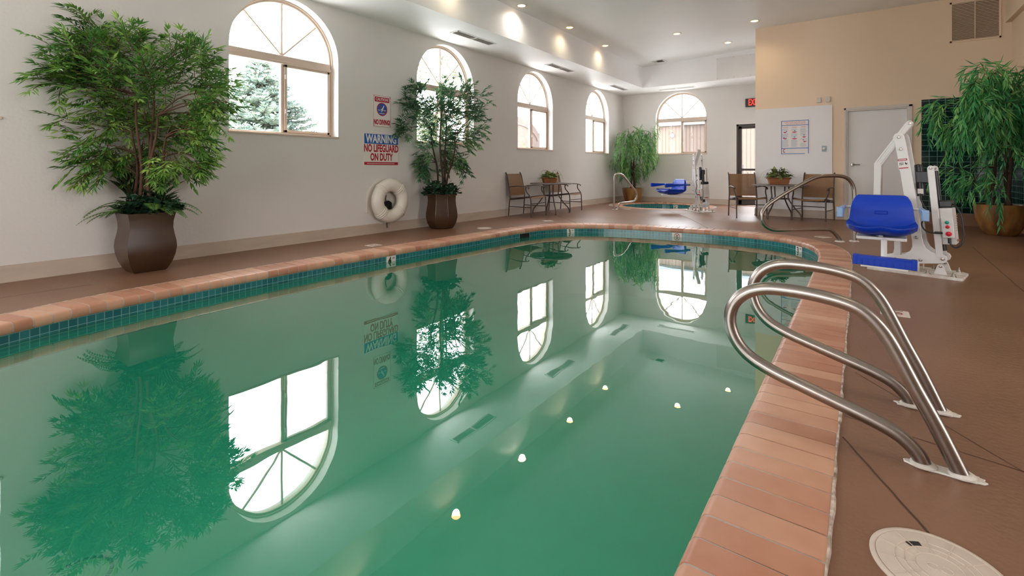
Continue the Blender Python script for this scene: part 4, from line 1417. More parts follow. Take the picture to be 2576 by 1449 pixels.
# ------------------------------------------------------------------ sling chairs
def make_chair():
    t = thing('patio_chair', (0, 0, 0), 'x', 'chair', group='tan sling patio chairs')
    w = .262
    for s in (-1, 1):
        b = MB()
        b.tube(crom([(s * w, .275, .012), (s * w, .262, .20), (s * (w - .004), .245, .385), (s * (w - .008), .255, .50), (s * (w - .012), .285, .66), (s * (w - .015), .318, .80), (s * (w - .016), .345, .862), (s * (w - .016), .360, .868)], 5), .0125, 8)
        b.build('back_leg', M['chair_metal'], t, smooth=60)
        b = MB()
        b.tube(crom([(s * (w + .006), -.275, .012), (s * (w + .006), -.268, .20), (s * (w + .006), -.262, .35), (s * (w + .008), -.235, .425), (s * (w + .016), -.17, .50), (s * (w + .024), -.155, .56), (s * (w + .027), -.165, .592)], 5), .0125, 8)
        b.build('front_leg', M['chair_metal'], t, smooth=60)
        b = MB()
        b.tube(crom([(s * (w - .006), .268, .585), (s * (w + .012), .15, .602), (s * (w + .026), .0, .612), (s * (w + .030), -.12, .606), (s * (w + .028), -.20, .596), (s * (w + .026), -.232, .578), (s * (w + .026), -.222, .566)], 5), .014, 8, flat=.65)
        b.build('armrest', M['chair_metal'], t, smooth=60)
        b = MB(); b.tube([(s * w, .262, .20), (s * w, -.268, .20)], .008, 6)
        b.tube(crom([(s * (w - .012), .25, .36), (s * (w - .012), .10, .372), (s * (w - .012), -.12, .398), (s * (w - .012), -.235, .408), (s * (w - .012), -.262, .392)], 4), .011, 8)
        b.build('side_rail', M['chair_metal'], t, smooth=60)
    b = MB(); b.tube([(-w, -.266, .27), (w, -.266, .27)], .009, 6); b.tube([(-w, .252, .335), (w, .252, .335)], .010, 6); b.tube([(-w + .01, .05, .362), (w - .01, .05, .362)], .008, 6)
    b.build('stretcher', M['chair_metal'], t, smooth=60)

    def sling(path, thick=.004, hw=.245):
        b = MB(); vs = []
        n = len(path)
        for (y, z) in path:
            for k in range(7):
                x = -hw + 2 * hw * k / 6
                sag = .012 * (1 - (x / hw) ** 2)
                vs.append((x, y, z, sag))
        return vs, n
    seat_p = [(.225, .372), (.15, .368), (.06, .372), (-.06, .388), (-.16, .402), (-.23, .410), (-.262, .400), (-.270, .385)]
    vs, n = sling(seat_p)
    b = MB()
    top = [(x, y, z - sg) for x, y, z, sg in vs]; bot = [(x, y, z - sg - .005) for x, y, z, sg in vs]
    fs = [(i * 7 + k, i * 7 + k + 1, (i + 1) * 7 + k + 1, (i + 1) * 7 + k) for i in range(n - 1) for k in range(6)]
    b.add(top + bot, fs + [tuple(7 * n + q for q in reversed(f)) for f in fs])
    b.build('seat', M['sling'], t, smooth=60)
    back_p = [(.238, .415), (.246, .50), (.268, .62), (.292, .72), (.318, .80), (.338, .848)]
    vs, n = sling(back_p)
    b = MB()
    top = [(x, y + sg, z) for x, y, z, sg in vs]; bot = [(x, y + sg + .005, z) for x, y, z, sg in vs]
    fs = [(i * 7 + k, i * 7 + k + 1, (i + 1) * 7 + k + 1, (i + 1) * 7 + k) for i in range(n - 1) for k in range(6)]
    b.add(top + bot, fs + [tuple(7 * n + q for q in reversed(f)) for f in fs])
    b.build('backrest', M['sling'], t, smooth=60)
    return t


ch0 = make_chair()
for i, (x, y, a, l) in enumerate([(-5.40, 7.95, 90, 'tan sling patio chair against the left wall, nearer one beside the wall table'),
                                  (-5.38, 9.44, 90, 'tan sling patio chair against the left wall, farther one behind the wall table'),
                                  (-1.78, 10.20, 27, 'tan sling patio chair in front of the glazed exit door'),
                                  (-.70, 10.38, -12, 'tan sling patio chair at the edge of the wall panel, beside the poster table')]):
    o = ch0 if i == 0 else copy_tree(ch0)
    o.location = (x, y, 0); o.rotation_euler.z = math.radians(a); o['label'] = l


def make_table(x, y, r, h, label, rot):
    t = thing('patio_table', (x, y, 0), label, 'table', rz=math.radians(rot), group='round metal patio tables')
    b = MB(); b.lathe([(0, h - .010), (r - .02, h - .010), (r - .012, h - .022), (r - .003, h - .020), (r, h - .008), (r - .004, h), (r - .02, h + .002), (r - .03, h), (0, h)], 56)
    b.build('table_top', M['table_top'], t, smooth=50)
    for k in range(4):
        a = math.radians(45 + 90 * k); c, s = math.cos(a), math.sin(a)
        b = MB()
        b.tube(crom([(.17 * c, .17 * s, h - .012), (.165 * c, .165 * s, .52), (.155 * c, .155 * s, .41), (.19 * c, .19 * s, .34), (.28 * c, .28 * s, .22), (.365 * c, .365 * s, .13), (.392 * c, .392 * s, .075), (.395 * c, .395 * s, .008)], 5), .0125, 8)
        b.build('leg', M['chair_metal'], t, smooth=60)
    b = MB(); b.tube([(.16 * math.cos(2 * math.pi * i / 28), .16 * math.sin(2 * math.pi * i / 28), .385) for i in range(28)], .008, 6, closed=True)
    b.build('leg_ring', M['chair_metal'], t, smooth=60)
    b = MB(); b.tube([(r * .6 * math.cos(2 * math.pi * i / 28), r * .6 * math.sin(2 * math.pi * i / 28), h - .018) for i in range(28)], .009, 6, closed=True)
    b.build('support_ring', M['chair_metal'], t, smooth=60)
    return t


make_table(-5.30, 8.70, .45, .650, 'round dark metal patio table at the left wall between two chairs', 0)
make_table(-1.235, 10.33, .48, .650, 'round dark metal patio table under the first aid poster', 22)

# ------------------------------------------------------------------ pool lifts
plate = [(.061, .113), (.152, .14), (.218, .149), (.268, .169), (.303, .206), (.315, .243), (.312, .30), (.292, .459), (.249, .751), (.218, .991), (.186, 1.20), (.176, 1.245), (.190, 1.275), (.217, 1.287), (.245, 1.277), (.259, 1.25),
         (.276, 1.149), (.32, .844), (.358, .576), (.382, .34), (.392, .28), (.410, .240), (.441, .212), (.485, .200), (.523, .198), (.545, .186), (.556, .16), (.546, .132), (.520, .117), (.324, .088), (.061, .080)]
boom = [(.017, 1.004), (.157, 1.226), (.252, 1.376), (.270, 1.397), (.292, 1.395), (.306, 1.377), (.303, 1.355), (.244, 1.262), (.171, 1.140), (.075, .98), (.068, .695), (.009, .695)]
FV = lambda v: Matrix(((1, 0, 0, 0), (0, 0, -1, v), (0, 1, 0, 0), (0, 0, 0, 1)))   # (u, z) drawn in a vertical plane, extruded towards -v


def bolts_at(parent, pts, v, r=.014):
    for u, z in pts:
        mb = MB()
        mb.lathe([(r, 0), (r, .004), (r * .72, .005), (r * .68, .012), (0, .013)], 14, (u, v, z), Matrix.Rotation(math.pi / 2, 3, 'X'))
        mb.build('bolt', M['bolt'], parent)


def make_lift():
    t = thing('pool_lift', (0, 0, 0), 'x', 'pool lift', group='white accessible pool lifts')
    # base
    b = MB(); b.prism([(0, 0), (.655, 0), (.665, .02), (.665, .34), (.60, .42), (.0, .42)], .022, Matrix.Identity(4))
    base = b.build('base_plate', M['worn_white'], t, bevel=.003)
    for u, v in ((.60, .05), (.60, .36), (.43, .05), (.43, .36), (.08, .05), (.08, .36), (.25, .38)):
        b = MB(); b.lathe([(.020, .022), (.020, .028), (.012, .029), (.012, .045), (.006, .046), (.006, .062), (0, .063)], 10, (u, v, 0))
        b.build('anchor_bolt', M['bolt'], base)
    for c_, s_ in (((.13, .10, .048), (.16, .03, .055)), ((.13, .32, .048), (.16, .03, .055)), ((.36, .10, .055), (.012, .03, .09)), ((.36, .32, .055), (.012, .03, .09))):
        b = MB(); b.box(c_, s_); b.build('foot_bracket', M['worn_white'], base, bevel=.004)
    for v in (.085, .325):
        b = MB(); b.prism([(.465, .022), (.555, .022), (.530, .10), (.520, .112), (.500, .112), (.490, .10)], .014, FV(v + .014))
        cl = b.build('clevis', M['white_paint'], base, bevel=.003)
        bolts_at(t, [(.511, .095)], v, .012)
    # mast plates
    for v in (.124, .318):
        b = MB(); b.prism(plate, .018, FV(v))
        mp = b.build('mast_plate', M['white_paint'], t, bevel=.004)
        bolts_at(mp, [(.218, 1.243), (.233, 1.132), (.345, .328), (.373, .129), (.523, .158), (.19, .115)], v - .018)
    for c_, s_ in (((.213, .212, .10), (.30, .17, .02)), ((.345, .212, .33), (.02, .17, .06)), ((.255, .212, .80), (.03, .17, .05)), ((.523, .212, .158), (.04, .17, .04))):
        b = MB(); b.box(c_, s_); b.build('cross_brace', M['white_paint'], t, bevel=.004)
    b = MB(); b.prism([(.152, .10), (.218, .10), (.218, .30), (.168, .30), (.170, .20)], .05, FV(.232)); bb = b.build('rest_post', M['white_paint'], t, bevel=.004)
    # danger label
    f = frame((.250, .1050, .993), (.995, 0, .12), (-.12, 0, .995))
    b = MB(); b.prism(rbox_poly(.072, .105, .003), .0008, f); lb = b.build('danger_label', M['white_sign'], t)
    b = MB(); f2 = f @ Matrix.Translation((0, 0, .0009))
    b.prism(rbox_poly(.07, .022, .008, cy=.040), .0004, f2); b.build('red_band', M['sign_red'], lb); b = MB(); b.prism(rbox_poly(.068, .010, .001, cy=-.036), .0004, f2); b.build('red_band', M['sign_red'], lb)
    text_mesh('lettering', 'DANGER', .018, f2 @ Matrix.Translation((0, .040, .0006)), lb, M['white_sign'], xs=.75, bold=.0004)
    text_mesh('lettering', 'PINCH\nPOINT', .013, f2 @ Matrix.Translation((-.012, .003, .0003)), lb, M['ink'], xs=.8, bold=.0004)
    b = MB(); b.prism([(.018, .018), (.026, .004), (.034, .010), (.030, -.004), (.020, -.008), (.014, .004)], .0004, f2); b.build('hand_symbol', M['ink'], lb)
    # boom
    b = MB(); b.prism(boom, .062, FV(.243)); bm_ = b.build('boom_arm', M['white_paint'], t, bevel=.006)
    b = MB()
    for v0 in (.180, .246):
        for o in (-.013, .013):
            p0 = Vector((.052 + o, v0, 1.01 - o * .9)); p1 = Vector((.268 + o, v0, 1.345 - o * .9)); d = (p1 - p0)
            b.tube([p0, p1], .004, 6)
    b.build('boom_ribs', M['white_paint'], bm_)
    bolts_at(bm_, [(.287, 1.372)], .181, .016)
    b = MB(); b.box((.038, .212, .525), (.046, .046, .36)); b.build('drop_tube', M['white_paint'], bm_, bevel=.005)
    bolts_at(bm_, [(.038, .665), (.038, .57), (.038, .45)], .190, .011)
    T = Matrix.Translation((.150, -.20, 0)) @ Matrix.Rotation(math.radians(11.5), 4, 'Z')
    b = MB(); b.tube([Vector((.038, .2, .635)), T @ Vector((-.02, .03, .635))], .012, 8); b.box((.05, .0, .385), (.03, .46, .045)); b.tube([Vector((.05, -.2, .385)), T @ Vector((0, -.3, .375))], .018, 8)
    b.build('seat_bars', M['white_paint'], t, bevel=.003)
    # seat shell
    prof = [(.035, .705), (.012, .60), (-.018, .50), (-.035, .455), (-.075, .432), (-.16, .428), (-.30, .436), (-.40, .450), (-.452, .462), (-.468, .455), (-.462, .435), (-.42, .405), (-.30, .385), (-.12, .380), (-.02, .395), (.025, .44), (.045, .52), (.062, .62), (.068, .70), (.055, .714)]
    hwz = lambda y, z: .235 if z < .5 and y < .0 else .235 - .028 * max(0, (z - .45) / .26)
    b = MB(); NW = 21; vs = []
    for k in range(NW):
        w = -1 + 2 * k / (NW - 1); e = abs(w) ** 4
        cen = 1 - min(1, abs(w) * 2.2)
        for (y, z) in prof:
            hw = hwz(y, z)
            back = max(0, min(1, (z - .46) / .2))
            dy = -.03 * e * back
            dz = .030 * e * (1 - back) * (1 if z > .40 else .7)
            if y < -.40:
                dz += .016 * cen; dy += .035 * e
            if z > .66:
                dz -= .05 * max(0, (abs(w) - .80) / .20) ** 2
            if z < .44 and y < .03:
                dz += .035 * e
            vs.append(T @ Vector((w * hw, y + dy, z + dz)))
    n = len(prof)
    fs = [(k * n + i, k * n + (i + 1) % n, (k + 1) * n + (i + 1) % n, (k + 1) * n + i) for k in range(NW - 1) for i in range(n)] + [tuple(range(n - 1, -1, -1)), tuple((NW - 1) * n + i for i in range(n))]
    b.add(vs, fs); seat = b.build('seat', M['blue'], t, smooth=75, weld=True)
    f = (T @ frame((0, -.008, .560), (1, 0, 0), (0, -.30, .95)))
    b = MB()
    for a in ((0, .014, .09, .004), (0, -.014, .09, .004), (-.043, 0, .004, .028), (.043, 0, .004, .028)):
        b.prism(rbox_poly(a[2], a[3], .0015, 2, a[0], a[1]), .006, f @ Matrix.Translation((0, 0, -.002)))
    b.build('grip_slot', M['blue'], seat)
    b = MB(); b.prism(rbox_poly(.34, .30, .02), .025, T @ Matrix.Translation((0, -.20, .352))); b.build('seat_plate', M['white_paint'], t, bevel=.004)
    for s in (-1, 1):
        b = MB()
        v2 = []
        for y, hh, ww in ((.10, .016, .012), (-.02, .018, .014), (-.20, .020, .016), (-.42, .026, .019), (-.52, .034, .022), (-.535, .030, .019)):
            v2 += [T @ Vector((s * .275 + a * ww, y, .595 + c * hh - (.02 if c < 0 and y < -.4 else 0))) for a, c in ((-1, -1), (1, -1), (1, 1), (-1, 1))]
        fs = [(i * 4 + j, i * 4 + (j + 1) % 4, (i + 1) * 4 + (j + 1) % 4, (i + 1) * 4 + j) for i in range(5) for j in range(4)] + [(3, 2, 1, 0), (20, 21, 22, 23)]
        b.add(v2, fs); ar = b.build('armrest', M['pale_blue'], t, bevel=.005)
        b = MB(); b.tube([T @ Vector((s * .275, .06, .595)), T @ Vector((s * .20, .055, .595))], .012, 8); b.build('arm_pivot', M['white_paint'], ar)
    # actuator post
    for v in (.124, .318):
        b = MB(); b.prism([(.478, .17), (.527, .17), (.466, .955), (.460, .972), (.440, .980), (.424, .970), (.418, .95)], .022, FV(v + .002)); po = b.build('post', M['white_paint'], t, bevel=.004)
        bolts_at(po, [(.442, .957)], v - .02, .013)
    b = MB(); b.box((.395, .21, .875), (.12, .11, .10)); b.tube([(.345, .21, .97), (.362, .21, .70)], .032, 14); b.tube([(.452, .21, .93), (.512, .21, .22)], .028, 14); b.lathe([(.030, 0), (.030, .02), (.0, .03)], 14, (.342, .21, .965))
    b.build('actuator', M['black'], t, bevel=.004)
    b = MB(); b.box((.362, .1785, .745), (.042, .003, .045)); b.build('actuator_label', M['white_sign'], t)
    R = Matrix.Rotation(math.radians(5.0), 3, 'Y').inverted()
    R = Matrix.Rotation(math.radians(-4.5), 3, 'Y')
    b = MB(); b.box((.550, .215, .445), (.095, .16, .32), rot=R); bx = b.build('battery_box', M['white_paint'], t, bevel=.010, segs=3)
    b = MB(); b.box((.535, .215, .640), (.085, .14, .055), rot=R); b.build('battery_motor', M['black'], bx, bevel=.006)
    b = MB(); b.box((.557, .115, .433), (.080, .045, .170), rot=R); cp = b.build('control_panel', M['white_paint'], t, bevel=.004)
    for u, z, r, mm, nm_ in ((.553, .482, .0135, 'green_button', 'green button'), (.557, .444, .0135, 'red_button', 'small red button'), (.565, .384, .019, 'red_button', 'large red stop button')):
        b = MB(); b.lathe([(r * 1.1, 0), (r * 1.1, .004), (r, .006), (r * .95, .012), (r * .5, .017), (0, .018)], 20, (u, .0925, z), Matrix.Rotation(math.pi / 2, 3, 'X'))
        b.build('button', M[mm], cp, smooth=50)['label'] = nm_
    b = MB()
    for k in range(9):
        b.box((.6005 + .0005 * k * 0, .215, .54 - k * .022), (.002, .10 - .012 * (k % 3), .004), rot=R)
    b.build('label_text', M['text_grey'], bx)
    b = MB(); b.box((.618, .215, .325), (.002, .08, .014), rot=R); b.build('label_band', M['sign_red'], bx)
    b = MB()
    b.tube(crom([(.360, .175, .72), (.375, .10, .68), (.398, .095, .62), (.420, .095, .57), (.405, .09, .52), (.385, .09, .46), (.400, .09, .41), (.44, .09, .385), (.50, .095, .385)], 5), .0065, 7)
    b.tube([(.47, .095, .385), (.525, .10, .388)], .011, 8)
    b.tube(crom([(.575, .17, .64), (.605, .14, .625), (.640, .12, .55), (.652, .12, .45), (.655, .12, .36), (.640, .11, .295), (.605, .105, .270), (.575, .11, .295), (.568, .115, .345)], 5), .0065, 7)
    b.tube([(.568, .112, .300), (.566, .114, .345)], .012, 8)
    b.build('cable', M['black'], t, smooth=60)
    return t, T


lift, T_SEAT = make_lift()
lift2 = copy_tree(lift)
lift['label'] = 'white pool lift with blue seat and footrest at the right side of the big pool'
lift.location = (.05, 5.637, 0); lift.rotation_euler.z = math.atan2(-.230, .973)
for ch in lift2.children:
    if ch.name.startswith('armrest'):
        ch.data = ch.data.copy(); ch.data.materials[0] = M['blue']
lift2['label'] = 'white pool lift with blue seat hanging over the spa by the back wall'
lift2.location = (-3.26, 11.19, 0); lift2.rotation_euler.z = math.atan2(-.759, .651)
# footrest only on the lift by the big pool
b = MB()
tp = T_SEAT @ Matrix.Translation((0.02, -.52, .200)) @ Matrix.Rotation(math.radians(1.5), 4, 'Y')
b.prism(rbox_poly(.37, .085, .01), .02, tp @ Matrix.Translation((0, 0, .016)))
b.add([tp @ Vector(p) for p in ((-.19, -.045, -.035), (.19, -.045, -.035), (.19, -.03, -.035), (-.19, -.03, -.035), (-.19, -.045, .02), (.19, -.045, .02), (.19, -.03, .02), (-.19, -.03, .02))],
      [(0, 1, 5, 4), (1, 2, 6, 5), (2, 3, 7, 6), (3, 0, 4, 7), (0, 3, 2, 1), (4, 5, 6, 7)])
for k in range(10):
    x = -.18 + k * .04
    b.add([tp @ Vector((x + dx, y, z)) for dx in (-.002, .002) for y in (-.05, -.044) for z in (-.03, .016)], [(0, 1, 3, 2), (4, 6, 7, 5), (0, 4, 5, 1), (2, 3, 7, 6), (0, 2, 6, 4), (1, 5, 7, 3)])
for s in (-1, 1):
    b.prism(rbox_poly(.035, .095, .008, cx=s * .187), .075, tp @ Matrix.Translation((0, 0, -.036)))
ft = b.build('footrest', M['blue'], lift, bevel=.003)
b = MB()
b.prism(rbox_poly(.30, .03, .004), .012, tp @ Matrix.Translation((0, -.045, -.048)))
b.build('footrest_bracket', M['white_paint'], ft, bevel=.002)
b = MB(); b.tube([T_SEAT @ Vector((0.02, -.36, .36)), T_SEAT @ Vector((0.02, -.46, .20))], .022, 4); b.build('footrest_stem', M['white_paint'], lift, smooth=0, bevel=.003)

# ------------------------------------------------------------------ plants
EU = Vector((math.cos(YAW), math.sin(YAW), 0))      # along the wall-ward spread of the crowns
EV = Vector((-math.sin(YAW), math.cos(YAW), 0))


def leaf(mb, p, d, side, L, W, curl, tone, uv=False):
    """folded lance leaf from p along d"""
    up = side.cross(d)
    m = p + d * L * .45
    tip = p + d * L + up * curl * L
    l = m + side * W * .5 + up * W * .16
    r = m - side * W * .5 + up * W * .16
    mb.add([p, l, tip, r], [(0, 3, 2), (0, 2, 1)], tone=tone)


def rvec(r):
    while True:
        v = Vector((r.uniform(-1, 1), r.uniform(-1, 1), r.uniform(-1, 1)))
        if .05 < v.length < 1:
            return v.normalized()


def spray(lf, st, p, d, L, n, LL, LW, droop, r, tone0):
    """a twig with pairs of lance leaves, drooping"""
    q = p.copy(); d = d.normalized(); step = L / n
    pts = [q.copy()]
    tone = min(1, max(0, tone0 + r.uniform(-.15, .15)))
    for i in range(n):
        d = (d + Vector((0, 0, -droop * step * 6)) + rvec(r) * .10).normalized()
        q = q + d * step
        pts.append(q.copy())
        side = d.cross(Vector((0, 0, 1)))
        side = side.normalized() if side.length > .1 else Vector((1, 0, 0))
        for s in (-1, 1):
            ld = (d * .62 + side * s * r.uniform(.55, .95) + Vector((0, 0, r.uniform(-.35, .15)))).normalized()
            sd = ld.cross(Vector((0, 0, 1)) + rvec(r) * .5).normalized()
            leaf(lf, q, ld, sd, LL * r.uniform(.75, 1.15), LW * r.uniform(.8, 1.2), r.uniform(-.12, .02), min(1, max(0, tone + r.uniform(-.12, .12))))
    for a in (-.5, 0, .5):
        ld = (d + side * a).normalized()
        leaf(lf, q, ld, ld.cross(Vector((0, 0, 1)) + rvec(r) * .4).normalized(), LL, LW, -.05, tone)
    st.tube(pts[:-1], [.0028] * (len(pts) - 1), 3, cap=False)


def crown_tree(root, blobs, trunk_top, seed, dens, LL, LW, leafm, barkm, zsoil, stems, lim, vspread, twigL):
    r = random.Random(seed)
    lf = MB(); tw = MB()
    tops = []
    for sx, sy, bx, by, h in stems:
        pts = []
        for i in range(9):
            t = i / 8
            pts.append(Vector((sx + (bx - sx) * t + .022 * math.sin(t * 7 + sx * 40), sy + (by - sy) * t + .02 * math.cos(t * 6 + sy * 50), zsoil + (h - zsoil) * t)))
        b = MB(); b.tube(crom(pts, 3), [.019 - .011 * i / 24 for i in range(25)], 8)
        b.build('trunk', barkm, root, smooth=60)
        tops.append((pts[4], pts[6], pts[8]))
    br = MB()
    for k, (u, z, rad) in enumerate(blobs):
        v0 = r.uniform(-vspread, vspread) * (0.6 if rad < .12 else 1)
        if abs(u) < .2 and z < trunk_top + .12:
            v0 = abs(v0) * .5 + .12
        c = EU * u + EV * v0 + Vector((0, 0, z))
        tp = min((q for tt in tops for q in tt), key=lambda q: (q - c).length + (2 if q.z > z + .1 else 0))
        mid = tp.lerp(c, .5) + Vector((0, 0, .05)) + rvec(r) * .04
        br.tube(crom([tp, mid, c], 5), [.008 - .005 * i / 10 for i in range(11)], 5, cap=False)
        nb = max(5, int(dens * rad * rad))
        outward = Vector((u * 1.2, 0, 0)); outw = (EU * u * 1.1 + EV * v0 * .9 + Vector((0, 0, (z - trunk_top) * .7 + .12)))
        outw = outw.normalized() if outw.length > .01 else Vector((0, 0, 1))
        for j in range(nb):
            p = c + rvec(r) * rad * (r.random() ** .5) * .85
            d = (outw * .9 + rvec(r) * .75).normalized()
            L = twigL * r.uniform(.6, 1.15) * (0.75 + min(.5, rad))
            if lim:
                e2 = p + d * L
                for ax, lo in lim:
                    if ax == 'x':
                        if p.x < lo + .03: p.x = lo + .03 + r.random() * .06
                        if e2.x < lo + .05: d.x = abs(d.x) * .4; d.normalize()
                    if ax == 'y':
                        if p.y > lo - .03: p.y = lo - .03 - r.random() * .06
                        if e2.y > lo - .05: d.y = -abs(d.y) * .4; d.normalize()
            tone = .35 + .5 * r.random() * (1 if z < trunk_top + .1 else .7)
            spray(lf, tw, p, d, L, 6, LL, LW, .35, r, tone)
    # clip leaves that would reach the wall
    if lim:
        for i, v in enumerate(lf.v):
            x, y, z = v
            for ax, lo in lim:
                if ax == 'x' and x < lo: x = lo + (lo - x) * .15
                if ax == 'y' and y > lo: y = lo - (y - lo) * .15
            lf.v[i] = (x, y, z)
        for mb in (tw, br):
            for i, v in enumerate(mb.v):
                x, y, z = v
                for ax, lo in lim:
                    if ax == 'x' and x < lo: x = lo + (lo - x) * .15
                    if ax == 'y' and y > lo: y = lo - (y - lo) * .15
                mb.v[i] = (x, y, z)
    for i, v in enumerate(tw.v): pass
    o = br.build('branches', barkm, root, smooth=60)
    tw.build('twigs', barkm, o, smooth=0)
    lf.build('foliage', leafm, root, smooth=0)


def frond(mb, p, d, L, n, r, W=.05, rise=.6, tone=.5):
    d = Vector(d).normalized(); q = Vector(p); step = L / n
    pts = [q.copy()]
    dirv = (d + Vector((0, 0, rise))).normalized()
    for i in range(n):
        dirv = (dirv + Vector((0, 0, -.085))).normalized()
        q = q + dirv * step; pts.append(q.copy())
        side = dirv.cross(Vector((0, 0, 1))).normalized()
        w = W * math.sin(math.pi * (.12 + .88 * (i + 1) / (n + 1))) + .008
        for s in (-1, 1):
            ld = (side * s + dirv * .35 + Vector((0, 0, -.1))).normalized()
            leaf(mb, q, ld, dirv, w * 1.15, step * .95, -.08, min(1, max(0, tone + r.uniform(-.15, .15))))
    mb.tube(pts, .0018, 3, cap=False)


def broad(mb, p, d, L, W, r, droop=.55):
    """broad arching leaf with uv for stripes"""
    d = Vector(d).normalized(); q = Vector(p); n = 7; rows = []
    for i in range(n + 1):
        t = i / n
        side = d.cross(Vector((0, 0, 1)))
        side = side.normalized() if side.length > .05 else Vector((1, 0, 0))
        up = side.cross(d)
        w = W * math.sin(math.pi * min(1, .06 + .94 * t)) ** .8 * (1 - .25 * t)
        rows.append((q - side * w / 2 + up * w * .12, q.copy(), q + side * w / 2 + up * w * .12, t))
        d = (d + Vector((0, 0, -droop / n))).normalized()
        q = q + d * L / n
    for a, c in zip(rows, rows[1:]):
        for k, s0, s1 in ((0, -1, 0), (1, 0, 1)):
            mb.add([a[k], a[k + 1], c[k + 1], c[k]], [(0, 1, 2, 3)], tone=.5, uv=[[(s0, a[3]), (s1, a[3]), (s1, c[3]), (s0, c[3])]])


def ivy_clump(mb, c, R, n, r, size=.05, tone=.5):
    for i in range(n):
        v = rvec(r); v.z = abs(v.z) * .8
        p = c + Vector((v.x * R[0], v.y * R[1], v.z * R[2])) * r.uniform(.5, 1)
        d = (Vector((v.x, v.y, .15)) + rvec(r) * .7).normalized()
        sd = d.cross(Vector((0, 0, 1)) + rvec(r) * .6).normalized(); s = size * r.uniform(.6, 1.2)
        up = sd.cross(d)
        pts = [p, p + d * s * .25 + sd * s * .55, p + d * s * .6 + sd * s * .30, p + d * s * 1.05, p + d * s * .6 - sd * s * .30, p + d * s * .25 - sd * s * .55]
        mb.add(pts, [(0, 3, 2, 1), (0, 5, 4, 3)], tone=min(1, max(0, tone + r.uniform(-.35, .35))))


def square_planter(root, prof, rot, m):
    b = MB(); vs = []
    n = len(prof); NS = 10
    for a, z in prof:
        ring = []
        for s in range(4):
            c0 = math.radians(45 + 90 * s); c1 = math.radians(135 + 90 * s)
            for k in range(NS):
                t = k / NS
                p = Vector((math.cos(c0), math.sin(c0))).lerp(Vector((math.cos(c1), math.sin(c1))), t) * a * math.sqrt(2)
                bow = math.sin(math.pi * t) * .02 * a
                dirn = Vector((math.cos(math.radians(90 + 90 * s)), math.sin(math.radians(90 + 90 * s))))
                p = p + dirn * bow
                ring.append((p.x, p.y, z))
        vs += ring
    N = 4 * NS
    fs = [(i * N + j, i * N + (j + 1) % N, (i + 1) * N + (j + 1) % N, (i + 1) * N + j) for i in range(n - 1) for j in range(N)]
    fs.append(tuple(range(N - 1, -1, -1))); fs.append(tuple((n - 1) * N + j for j in range(N)))
    b.add(vs, fs); o = b.build('planter', m, root, smooth=38)
    o.rotation_euler.z = rot
    return o


# --- big planter with tall ficus-like tree at the left wall
PX, PY = -5.425, 1.615
t = thing('potted_tree', (PX, PY, 0), 'tall leafy potted tree in a square curved brown planter, left of the largest window', 'potted plant')
H1 = .545
pp = [(.120, 0), (.135, .02), (.165, .09), (.183, .16), (.190, .225), (.186, .28), (.175, .34), (.167, .40), (.169, .46), (.178, .51), (.186, H1), (.174, H1), (.160, .46), (.158, .44)]
square_planter(t, pp, 0, M['planter_brown'])
b = MB(); b.box((0, 0, .49), (.30, .30, .04)); b.build('soil', M['soil'], t)
LIMW = XL + .03 - PX
T1 = [(-0.538, 2.266, 0.087), (-0.461, 2.162, 0.104), (-0.607, 2.093, 0.132), (-0.121, 2.006, 0.208), (-0.364, 1.902, 0.243), (-0.572, 1.746, 0.156), (-0.78, 1.764, 0.132), (-0.947, 1.712, 0.085), (0.052, 2.058, 0.132), (0.295, 1.972, 0.201), (0.572, 1.937, 0.132), (0.347, 2.093, 0.076), (-0.225, 1.66, 0.277), (0.121, 1.729, 0.277), (0.434, 1.729, 0.243), (0.676, 1.677, 0.104), (0.607, 1.521, 0.173), (0.364, 1.486, 0.243), (-0.642, 1.486, 0.146), (-0.728, 1.365, 0.069), (-0.399, 1.417, 0.208), (-0.052, 1.382, 0.277), (0.225, 1.313, 0.243), (0.468, 1.313, 0.139), (-0.26, 1.16, 0.208), (-0.30, .98, .16), (-.14, .96, .12), (.22, .98, .13), (.42, 1.05, .14), (.30, .92, .08), (-0.434, 1.08, 0.111), (-0.121, 1.105, 0.173), (-0.329, 1.001, 0.076), (0.191, 1.105, 0.173), (0.399, 1.174, 0.139), (0.295, 1.035, 0.097), (0.51, 1.209, 0.062), (0.711, 1.59, 0.076)]
SW = lambda u, v: (EU * u + EV * v)
stems = []
for (u0, v0, u1, v1, h) in ((-.10, .0, -.12, .02, 1.30), (-.03, -.04, -.03, -.05, 1.62), (.01, .03, .02, .06, 1.75), (.05, -.02, .10, -.02, 1.45), (.06, .05, .16, .06, 1.25), (-.02, .07, -.06, .08, 1.5)):
    a = SW(u0, v0); c = SW(u1, v1)
    stems.append((a.x, a.y, c.x, c.y, h))
crown_tree(t, T1, 1.45, 3, 760, .088, .019, M['leaf_a'], M['bark'], .49, stems, [('x', LIMW)], .26, .22)
r = random.Random(11)
b = MB()
for a, L, z in ((200, .36, .56), (215, .40, .57), (192, .42, .62), (10, .40, .64), (-8, .34, .60), (205, .30, .66), (185, .26, .58), (230, .24, .60), (20, .34, .60), (0, .26, .60), (-40, .20, .66), (-150, .2, .66), (60, .22, .6), (-20, .26, .62)):
    ang = math.radians(a) + YAW
    frond(b, (.11 * math.cos(ang), .11 * math.sin(ang), z - .04), (math.cos(ang), math.sin(ang), 0), L, 16, r, W=.055, rise=.55, tone=.55)
b.build('fern_fronds', M['fern'], t, smooth=0)
b = MB()
